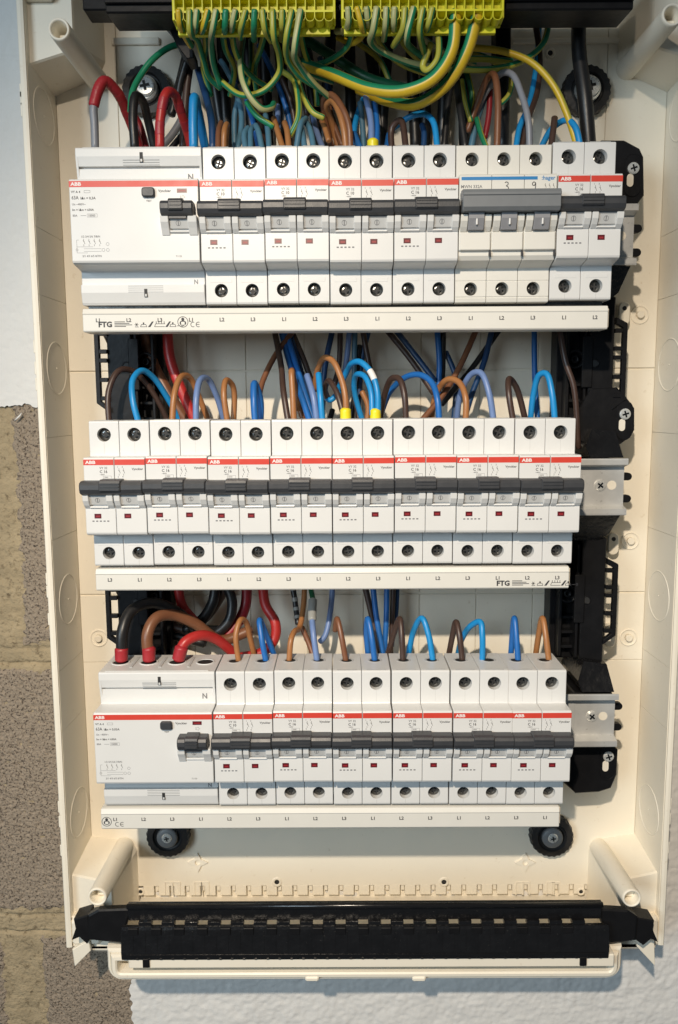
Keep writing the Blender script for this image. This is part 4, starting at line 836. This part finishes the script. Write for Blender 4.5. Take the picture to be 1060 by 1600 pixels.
E_('seventh earth wire in the left block, olive and bent left', (9, 14, 22), [(368, 16), (364, 36), (361, 56)], 1.75, 'pale', frac=.7, ph=1)
E_('eighth earth wire in the left block, short and yellow', (9, 14, 22), [(384, 16), (378, 40), (376, 59)], 1.75, 'lime', frac=.8, ph=1)
E_('ninth earth wire in the left block, half green half yellow', (9, 14, 22), [(398, 16), (397, 40), (397, 62)], 1.75, 'yellow', ph=2.6, tw=.005)
E_('tenth earth wire in the left block, yellow and bent right', (9, 14, 24), [(410, 16), (414, 45), (424, 64)], 1.75, 'lime', frac=.8, ph=1)
E_('eleventh earth wire in the left block, falling into the olive U loop', (9, 14, 26, 34, 38, 40, 44, 50), [(426, 16), (428, 55), (437, 88), (437, 112), (420, 136), (400, 147), (375, 148), (342, 124)], 1.75, 'lime', frac=.8, ph=1)
E_('twelfth earth wire in the left block, short and yellow', (9, 14, 24), [(441, 16), (441, 40), (440, 62)], 1.75, 'lime', frac=.8, ph=1)
E_('thirteenth earth wire in the left block, sweeping down right', (9, 14, 24, 32, 40), [(456, 16), (448, 60), (450, 92), (466, 116), (498, 138)], 1.75, 'lime', frac=.8, ph=1)
E_('fourteenth earth wire in the left block, pale and swept far right', (9, 13, 22, 34, 46), [(470, 16), (461, 75), (464, 95), (488, 128), (515, 152)], 1.85, 'pale', frac=.8, ph=1)
E_('striped green earth wire curling like an S in front of the dim crowd', (50, 38, 32, 32, 34, 38, 44), [(380, 58), (376, 98), (381, 130), (394, 155), (410, 170), (424, 168), (428, 162)], 1.8, 'pale', 'green', frac=.5, ph=1.1, tw=.004)
E_('dark green earth wire right of the S curl', (56, 52, 50), [(393, 62), (393, 105), (387, 133)], 1.75, 'dkgreen', 'lime', frac=.8, ph=1)
E_('green earth wire slanting down under the S curl', (46, 42, 42), [(386, 160), (403, 182), (427, 198)], 1.75, 'green', 'lime', frac=.8, ph=1)
E_('olive earth wire hooking down to the second top row breaker', (52, 48, 42, 40, 40), [(436, 108), (458, 124), (466, 152), (466, 185), (454, 212)], 1.75, 'lime', frac=.8, ph=1)
E_('yellow-green earth wire running down left of the brown arches', (50, 46, 42, 42), [(464, 118), (474, 150), (490, 176), (506, 184)], 1.75, 'lime', frac=.85, ph=1)
for k, (ya, L) in enumerate([((20, 36, 58, 64), [(318, 30), (322, 70), (318, 105), (330, 150)]), ((20, 34, 54, 60), [(345, 30), (352, 75), (366, 110), (360, 150)]), ((20, 34, 50, 58), [(361, 34), (368, 80), (392, 118), (425, 140)]),
                             ((22, 36, 56, 62), [(418, 34), (408, 75), (398, 110), (402, 150)]), ((20, 36, 50, 58), [(434, 34), (452, 80), (478, 112), (520, 128)]), ((22, 38, 56, 60), [(466, 34), (476, 80), (492, 120), (496, 165)])]):
    E_(['olive earth wire of the rear layer, leftmost under the left block', 'green earth wire of the rear layer under the sixth terminal', 'olive earth wire of the rear layer crossing right behind the S curl', 'olive earth wire of the rear layer bending left behind the S curl', 'olive earth wire of the rear layer sweeping right under the left block', 'yellow-green earth wire of the rear layer under the right end of the left block'][k], ya, L, 1.7, ['lime', 'green', 'lime', 'lime', 'pale', 'lime'][k], ['green', 'lime', 'green', 'green', 'green', 'green'][k], .75, ph=1)
# right block
for k, (ya, L) in enumerate([((22, 34, 46, 54), [(583, 34), (596, 70), (628, 100), (676, 118)]), ((22, 36, 50, 56), [(612, 34), (634, 72), (664, 98), (712, 104)]), ((22, 36, 50, 60), [(640, 34), (662, 60), (700, 84), (742, 100)]), ((20, 32, 44, 52), [(551, 34), (545, 70), (512, 96), (478, 104)])]):
    E_(['olive earth wire of the rear layer slanting right under the right block, lowest', 'olive earth wire of the rear layer slanting right under the right block, middle', 'olive earth wire of the rear layer slanting right under the right block, uppermost', 'green earth wire of the rear layer slanting left from the right block'][k], ya, L, 1.7, ['lime', 'lime', 'pale', 'green'][k], ['green', 'green', 'green', 'lime'][k], .75, ph=1)
E_('first earth wire in the right block, curled left', (9, 14, 22, 28), [(544, 12), (545, 34), (538, 48), (526, 49)], 1.75, 'pale', ph=1.1)
E_('second earth wire in the right block, yellow and curled left', (9, 14, 24, 32, 38), [(558, 12), (565, 38), (566, 56), (550, 67), (528, 58)], 1.75, 'yellow', frac=.7, ph=1)
E_('third earth wire in the right block, short striped green', (9, 14, 22), [(573, 12), (575, 30), (575, 48)], 1.75, 'pale', ph=1.1)
E_('fourth earth wire in the right block, kinked and running far right', (9, 14, 20, 28, 34, 40), [(589, 12), (584, 45), (580, 66), (600, 82), (640, 98), (690, 107)], 1.85, 'pale', frac=.8, ph=1)
E_('fifth earth wire in the right block, striped green', (9, 14, 22), [(604, 12), (603, 38), (600, 62)], 1.75, 'pale', ph=1.1)
E_('sixth earth wire in the right block, short and pale', (9, 14, 22), [(617, 12), (616, 35), (617, 54)], 1.75, 'pale', frac=.85, ph=1)
E_('seventh earth wire in the right block, pointed at its lower end', (9, 14, 22), [(633, 12), (630, 44), (615, 72)], 1.75, 'lime', frac=.75, ph=1)
E_('eighth earth wire in the right block, curving behind the others', (9, 14, 26, 36), [(647, 12), (637, 55), (642, 74), (668, 92)], 1.75, 'pale', ph=1.5)
E_('ninth earth wire in the right block, falling into the small loop', (9, 14, 26), [(661, 12), (656, 45), (663, 82)], 1.75, 'lime', ph=1.1)
E_('tenth earth wire in the right block, bent left', (9, 14, 22), [(676, 12), (670, 38), (664, 52)], 1.75, 'lime', frac=.8, ph=1)
E_('earth wire making a small hanging loop below the right block', (16, 18, 22, 26, 28, 26, 24), [(680, 36), (686, 62), (684, 92), (668, 110), (661, 104), (668, 84), (674, 68)], 1.8, 'lime', ph=1.1)
E_('heavy green and yellow earth cable sweeping in a wide U, inner one', (52, 40, 28, 20, 16, 12, 10), [(450, 92), (520, 116), (580, 139), (632, 142), (678, 122), (706, 80), (712, 18)], 3.3, 'yellow', 'green', .79, ph=1.75, tw=.0)
E_('heavy yellow earth cable sweeping in a wide U, outer one', (50, 42, 32, 24, 16, 10), [(560, 138), (610, 158), (652, 162), (698, 132), (730, 80), (747, 18)], 3.3, 'yellow', 'green', .79, ph=2.0, tw=.0)
E_('heavy dark green earth cable behind the wide U cables', (62, 60, 56, 56), [(462, 52), (520, 88), (575, 122), (640, 140)], 3.0, 'dkgreen', 'copper', .7, ph=.5, tw=.003)
E_('olive earth wire slanting down behind the wide U cables', (60, 62, 62), [(552, 62), (592, 92), (610, 128)], 1.75, 'lime', frac=.8, ph=1)
E_('yellow earth wire sweeping right down to the last top row breaker', (46, 46, 44, 42, 40, 38), [(735, 74), (785, 80), (830, 97), (864, 132), (886, 178), (904, 234)], 1.95, 'yellow', 'lime', .7, ph=1, tw=.01)
E_('yellow-green earth wire turning up at the right to the carrier bar', (48, 50, 54, 60, 64), [(700, 108), (770, 108), (815, 96), (850, 66), (860, 12)], 1.85, 'lime', ph=1.2, frac=.7)
E_('olive earth wire running level under the right yellow block', (50, 52, 56), [(690, 96), (750, 92), (800, 96)], 1.85, 'lime', frac=.75, ph=1)
E_('second olive earth wire running level under the right yellow block', (56, 58, 60), [(680, 84), (740, 84), (790, 104)], 1.75, 'lime', frac=.75, ph=1)
E_('green earth wire dropping behind the tall brown arch', (64, 62, 60), [(726, 100), (738, 150), (735, 180)], 1.75, 'dkgreen', 'lime', .6, ph=1)
E_('olive earth wire dropping left of the tall brown arch', (60, 58), [(722, 125), (728, 160), (736, 190)], 1.6, 'lime', ph=1, frac=.8)
E_('green earth wire at the foot of the tall brown arch', (58, 50), [(745, 185), (752, 210), (762, 234)], 1.6, 'green', 'lime', ph=1, frac=.8)
E_('earth wire forming a small arc inside the grey arch', (62, 62, 62, 62), [(800, 120), (797, 145), (785, 160), (778, 164)], 1.6, 'lime', ph=1, frac=.8)

# middle row
W('dark_brown', 1.8, 'dark brown arch leftmost over the middle row', (F, 36, 42, 52, 60, 66, 70), [(171, 668), (170, 612), (185, 580), (206, 579), (228, 598), (250, 632), (266, 668)])
W('sky', 1.9, 'bright blue arch leftmost over the middle row', (F, 34, 40, 48, 56, 64, 70), [(219, 668), (208, 625), (208, 593), (222, 579), (240, 590), (262, 622), (287, 668)])
W('brown', 3.7, 'thick brown cable slanting down behind the left of the middle row', (72, 72, 70, 70), [(222, 505), (238, 565), (262, 612), (300, 672)], name='cable', cat='cable', n=14)
W('red', 3.3, 'thick red cable slanting down behind the left of the middle row', (66, 66, 64, 64), [(261, 505), (266, 560), (284, 610), (312, 672)], name='cable', cat='cable', n=14)
W('black', 3.0, 'black cable slanting behind the bright blue arch', (80, 78, 78), [(160, 505), (200, 590), (228, 668)], name='cable', cat='cable', n=14)
W('copper', 1.9, 'copper arch in front of the thick red cable, middle row', (F, 36, 44, 54, 62, 66), [(269, 668), (273, 615), (283, 589), (297, 590), (312, 622), (330, 668)])
W('steel', 1.9, 'grey-blue arch right of the thick red cable, middle row', (F, 34, 42, 52, 60, 66), [(307, 668), (307, 622), (313, 594), (325, 592), (340, 622), (353, 668)])
W('copper', 1.8, 'narrow brown loop over the third middle row breaker', (F, 34, 40, 48, 52), [(357, 668), (350, 612), (354, 594), (365, 606), (365, 668)])
W('blue', 2.1, 'narrow dark blue loop over the third middle row breaker', (F, 34, 40, 46, 50), [(400, 668), (397, 625), (398, 599), (407, 625), (407, 668)])
W('brown', 1.8, 'brown wire slanting up to the right over the third middle row breaker', (48, 56, 66, 74), [(404, 625), (410, 598), (430, 556), (460, 515)])
W('dark_brown', 1.9, 'dark brown wire left of the blue bundle, middle row', (F, 40, 56, 72), [(452, 668), (443, 610), (440, 575), (428, 510)])
W('copper', 1.9, 'short copper loop beside the blue bundle, middle row', (F, 34, 38, 48), [(460, 668), (458, 620), (456, 579), (466, 640)])
W('brown', 1.8, 'brown wire low behind the short copper loop, middle row', (56, 60), [(478, 668), (463, 620), (458, 580)])
for k, (c, Ys, L) in enumerate([('blue', (F, 46, 66, 74), [(488, 668), (468, 610), (452, 565), (438, 510)]), ('blue', (44, 54, 66, 76), [(494, 668), (475, 610), (460, 560), (444, 510)]), ('navy', (52, 62, 70, 78), [(498, 668), (481, 615), (466, 565), (450, 510)])]):
    W(c, 1.95, ['lowest blue wire of the slanting blue bundle, middle row', 'middle blue wire of the slanting blue bundle, middle row', 'dark blue upper wire of the slanting blue bundle, middle row'][k], Ys, L)
W('dark_brown', 1.9, 'dark brown wire above the slanting blue bundle, middle row', (66, 72, 78), [(492, 610), (474, 560), (455, 515)])
W('steel', 1.9, 'grey-blue stub right of the blue bundle, middle row', (F, 34, 42), [(497, 668), (490, 620), (480, 586)])
W('sky', 1.9, 'sky blue upright stub left of the yellow ferrules, middle row', (F, 34, 42), [(505, 668), (501, 620), (498, 584)])
o, P = W('copper', 1.9, 'tall copper arch ending in the left yellow ferrule', (64, 56, 46, 40, 36, F, F), [(492, 610), (497, 577), (508, 559), (521, 565), (533, 590), (540, 620), (541, 668)])
sleeve(o, [at(540, 640, F), at(541, 668, F)], 3.3, YCAP, 'ferrule')
W('dark_brown', 1.8, 'dark brown inner loop at the left yellow ferrule', (F, 38, 46, 54, 60), [(537, 648), (526, 612), (514, 595), (508, 608), (512, 622)])
W('sky', 1.8, 'blue wire crossing low behind the left yellow ferrule', (62, 58, 60), [(508, 620), (517, 625), (530, 612)])
W('navy', 1.9, 'dark blue wire falling left of the copper arch', (78, 74, 70), [(521, 510), (508, 575), (504, 640)])
o, P = W('sky', 1.9, 'outer bright blue arch ending in the right yellow ferrule', (66, 58, 48, 42, 37, F, F), [(526, 615), (540, 585), (551, 567), (564, 566), (580, 582), (590, 612), (590, 668)])
sleeve(o, [at(587, 641, F), at(587, 668, F)], 3.3, YCAP, 'ferrule')
PP = smooth(P, 7); sleeve(o, PP[27:32], 1.98, WINK, 'white_tape')
W('sky', 1.8, 'inner bright blue arch at the right yellow ferrule', (F, 36, 42, 50, 58, 62), [(582, 648), (580, 612), (570, 588), (557, 586), (554, 610), (570, 668)])
MG = 'dim wires hanging between the top and middle rows'
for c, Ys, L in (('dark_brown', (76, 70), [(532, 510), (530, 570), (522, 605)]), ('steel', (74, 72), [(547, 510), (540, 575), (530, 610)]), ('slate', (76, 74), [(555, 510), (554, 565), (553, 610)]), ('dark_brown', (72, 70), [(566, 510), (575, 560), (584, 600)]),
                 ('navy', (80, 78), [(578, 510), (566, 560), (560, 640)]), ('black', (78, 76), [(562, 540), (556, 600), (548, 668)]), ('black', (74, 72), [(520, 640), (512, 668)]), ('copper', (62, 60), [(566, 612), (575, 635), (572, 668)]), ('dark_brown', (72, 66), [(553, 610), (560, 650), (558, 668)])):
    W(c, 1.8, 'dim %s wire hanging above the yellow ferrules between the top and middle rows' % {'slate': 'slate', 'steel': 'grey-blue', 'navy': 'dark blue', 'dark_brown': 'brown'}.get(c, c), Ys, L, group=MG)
W('dark_brown', 1.9, 'dark brown arch right of the yellow ferrules, middle row', (66, 56, 44, 38, F, F), [(592, 668), (600, 622), (612, 592), (624, 592), (632, 616), (635, 668)])
W('blue', 1.9, 'wide blue arch right of the yellow ferrules, middle row', (72, 64, 54, 46, 40, F, F), [(594, 650), (610, 612), (635, 589), (658, 586), (675, 598), (684, 625), (687, 668)])
W('dark_brown', 1.9, 'dark brown wire slanting down right behind the wide blue arch', (80, 76, 72), [(600, 510), (642, 562), (678, 615)])
W('navy', 1.9, 'dark blue wire slanting down right beside a dark brown one', (82, 78, 74), [(614, 510), (650, 556), (680, 595)])
W('blue', 1.9, 'blue wire hanging straight behind the wide blue arch', (78, 76, 74), [(683, 510), (687, 570), (684, 630)])
W('black', 1.9, 'black wire hanging straight right of the hanging blue one', (80, 78, 76), [(693, 510), (692, 570), (690, 630)])
W('navy', 1.8, 'dark blue wire slanting from the hanging wires to the right', (82, 80, 78), [(697, 550), (712, 590), (708, 668)])
W('brown', 1.9, 'brown wire slanting down left across the hanging wires', (74, 66, 58, 50), [(747, 510), (716, 578), (690, 620), (650, 668)])
W('navy', 1.9, 'dark blue wire slanting down left from the top busbar', (80, 76, 70, 64), [(770, 510), (757, 565), (738, 615), (722, 668)])
W('black', 1.9, 'black wire slanting down left under the brown one', (82, 78, 72), [(784, 510), (738, 575), (690, 632)])
W('copper', 1.9, 'copper arch over the seventh middle row breaker', (62, 56, 46, 40, F, F), [(672, 668), (682, 615), (700, 593), (717, 597), (728, 622), (727, 668)])
W('steel', 1.9, 'grey-blue arch over the seventh middle row breaker', (62, 54, 44, 38, F, F), [(713, 668), (720, 615), (738, 584), (752, 583), (764, 612), (773, 668)])
W('dark_brown', 1.9, 'narrow dark brown loop left of the last middle row breaker', (F, 35, 42, 50, 56), [(804, 668), (795, 612), (796, 592), (808, 608), (824, 668)])
W('blue', 1.8, 'blue wire hanging straight into the last middle row breaker', (80, 76, 66), [(835, 510), (836, 590), (841, 668)])
W('sky', 1.9, 'bright blue arch over the last middle row breaker', (54, 48, 42, 38, F, F), [(828, 668), (834, 615), (843, 586), (854, 584), (863, 615), (868, 668)])
W('dark_brown', 1.8, 'dark brown wire running down in front of the right bracket', (60, 56, 54, 54), [(874, 510), (884, 565), (897, 605), (904, 700)])

# bottom row
def red_end(o, x, y0, y1, dx=0): sleeve(o, [at(x + dx, y0, 32), at(x + dx * .5, (y0 + y1) / 2, 32), at(x, y1, 32)], 4.2, TAPE, 'sleeve', flare=.95)
o, P = W('black', 3.6, 'thick black cable arching into the bottom residual-current device', (32, 34, 42, 52, 62, 72, 80), [(191, 1030), (192, 985), (206, 954), (238, 942), (275, 955), (310, 982), (352, 986)], name='cable', cat='cable', n=16); red_end(o, 190, 1014, 1031, 0)
o, P = W('brown', 3.6, 'thick brown cable arching into the bottom residual-current device', (32, 34, 40, 50, 58, 66, 72), [(233, 1030), (231, 990), (244, 966), (270, 961), (305, 974), (345, 1000), (392, 985)], name='cable', cat='cable', n=16); red_end(o, 233, 1013, 1031, 0)
o, P = W('red', 3.3, 'thick red cable arching low into the bottom residual-current device', (32, 34, 40, 48, 56, 60), [(279, 1028), (289, 1004), (312, 993), (335, 997), (358, 1014), (375, 1034)], name='cable', cat='cable', n=16); red_end(o, 279, 1012, 1030, 5)
W('red', 3.2, 'thick red cable coming down behind the black and brown arches', (76, 74, 70, 68), [(276, 905), (286, 948), (302, 968), (322, 992)], name='cable', cat='cable', n=16)
W('red', 3.3, 'thick red cable hanging in a bend right of the coil of cables', (72, 70, 66, 64, 62, 62), [(410, 905), (415, 945), (430, 972), (430, 996), (412, 1018), (360, 1030)], name='cable', cat='cable', n=16)
for c, r, lab, Ys, L in (('black', 3.6, 'black cable turning down left inside the coil, bottom row', (80, 78, 74, 74), [(338, 905), (333, 940), (316, 968), (290, 985)]), ('black', 3.4, 'black cable making the ring of the coil, bottom row', (72, 70, 68, 68, 72), [(352, 908), (363, 940), (358, 970), (338, 988), (310, 985)]),
                         ('dark_brown', 3.3, 'dark brown cable inside the coil, bottom row', (84, 82, 80), [(352, 920), (330, 955), (300, 985)]), ('maroon', 3.6, 'dark maroon cable hanging at the right of the coil, bottom row', (80, 78, 74, 70), [(386, 905), (384, 945), (374, 970), (350, 1000)]),
                         ('black', 3.2, 'black cable lying low left in the coil, bottom row', (84, 82, 80), [(196, 960), (250, 985), (320, 1005)]), ('dark_brown', 3.2, 'dark brown cable lying under the black arch, bottom row', (82, 80, 78), [(230, 940), (265, 975), (320, 992)]), ('black', 3.2, 'black cable coming down at the left of the coil, bottom row', (84, 82, 82), [(180, 905), (200, 945), (228, 985)])):
    W(c, r, lab, Ys, L, name='cable', cat='cable', n=14)
W('copper', 1.8, 'copper arch leftmost of the thin wires, bottom row', (56, 52, 46, 40, 35, 34), [(399, 1032), (391, 996), (384, 971), (376, 969), (369, 992), (373, 1034)])
W('blue', 1.9, 'narrow blue arch right of the copper one, bottom row', (56, 50, 42, 36, 34), [(432, 1032), (418, 996), (406, 969), (409, 996), (416, 1034)])
W('copper', 1.8, 'copper wire kinked over the second bottom row breaker', (34, 36, 42, 52, 64, 72), [(452, 1034), (455, 1000), (460, 987), (468, 981), (474, 950), (477, 905)])
o, P = W('black', 1.9, 'dark wire in a printed clear sleeve, bottom row', (74, 70, 64), [(456, 905), (462, 945), (466, 975)]); PP = smooth(P, 7)
[sleeve(o, PP[k:k + 2], 2.1, WM['clear'], 'printed_sleeve') for k in (2, 5, 8, 11)]
W('brown', 1.8, 'brown wire running down right into the second bottom row breaker', (62, 56, 50), [(472, 980), (482, 1003), (492, 1032)])
o, P = W('steel', 1.9, 'grey-blue wire with a clear sleeve over its upper end, bottom row', (34, 38, 46, 56), [(496, 1034), (490, 990), (488, 965), (489, 938)]); PP = smooth(P, 7); sleeve(o, PP[13:], 2.8, WM['clear'], 'clear_sleeve')
W('dkgreen', 1.7, 'dark green wire above the clear sleeve, bottom row', (60, 72), [(490, 942), (487, 925), (482, 905)])
W('steel', 1.9, 'grey-blue wire bending left behind the second bottom row breaker', (76, 70, 64, 62), [(521, 905), (516, 960), (508, 994), (500, 1003)])
W('brown', 1.8, 'lone brown wire into the third bottom row breaker', (34, 36, 42, 48), [(541, 1034), (534, 995), (527, 967), (524, 985)])
W('blue', 1.9, 'narrow blue arch over the third bottom row breaker', (34, 36, 42, 48, 52), [(586, 1034), (581, 995), (575, 967), (573, 990), (576, 1030)])
W('dark_brown', 2.1, 'dark brown wire slanting down behind the third bottom row breaker', (76, 72, 66), [(568, 905), (582, 965), (598, 1034)])
W('blue', 1.9, 'blue wire slanting down beside the dark brown one, bottom row', (72, 68, 62), [(582, 905), (588, 960), (601, 1034)])
W('blue', 1.9, 'blue wire hanging straight left of the fourth bottom row breaker', (74, 70, 66), [(605, 905), (604, 965), (600, 1034)])
W('dark_brown', 1.8, 'brown wire hanging straight right of the blue ones, bottom row', (76, 74, 70), [(615, 905), (613, 965), (610, 1034)])
W('navy', 1.8, 'dark blue wire hanging rightmost of the straight ones, bottom row', (80, 78, 74), [(621, 905), (619, 955), (612, 1010)])
W('dark_brown', 1.9, 'dark brown arch over the fourth bottom row breaker', (54, 50, 42, 36, 34), [(604, 1032), (615, 992), (625, 967), (628, 992), (630, 1034)])
W('sky', 1.9, 'round sky blue arch over the fourth bottom row breaker', (56, 50, 42, 37, 34), [(637, 1032), (647, 985), (660, 966), (670, 992), (677, 1034)])
W('dark_brown', 1.9, 'dark brown arch over the fifth bottom row breaker', (54, 48, 42, 36, 34), [(700, 1032), (707, 995), (713, 972), (718, 992), (723, 1034)])
W('sky', 1.9, 'slanted sky blue arch over the fifth bottom row breaker', (62, 54, 44, 38, 34, 34), [(715, 1026), (722, 998), (737, 977), (751, 972), (754, 992), (754, 1034)])
W('blue', 1.9, 'narrow blue arch over the last bottom row breaker', (54, 48, 42, 37, 34), [(798, 1032), (801, 992), (804, 966), (807, 992), (810, 1034)])
W('copper', 1.9, 'copper arch over the right pole of the last bottom row breaker', (56, 50, 43, 37, 34), [(836, 1032), (842, 992), (848, 966), (853, 992), (858, 1034)])
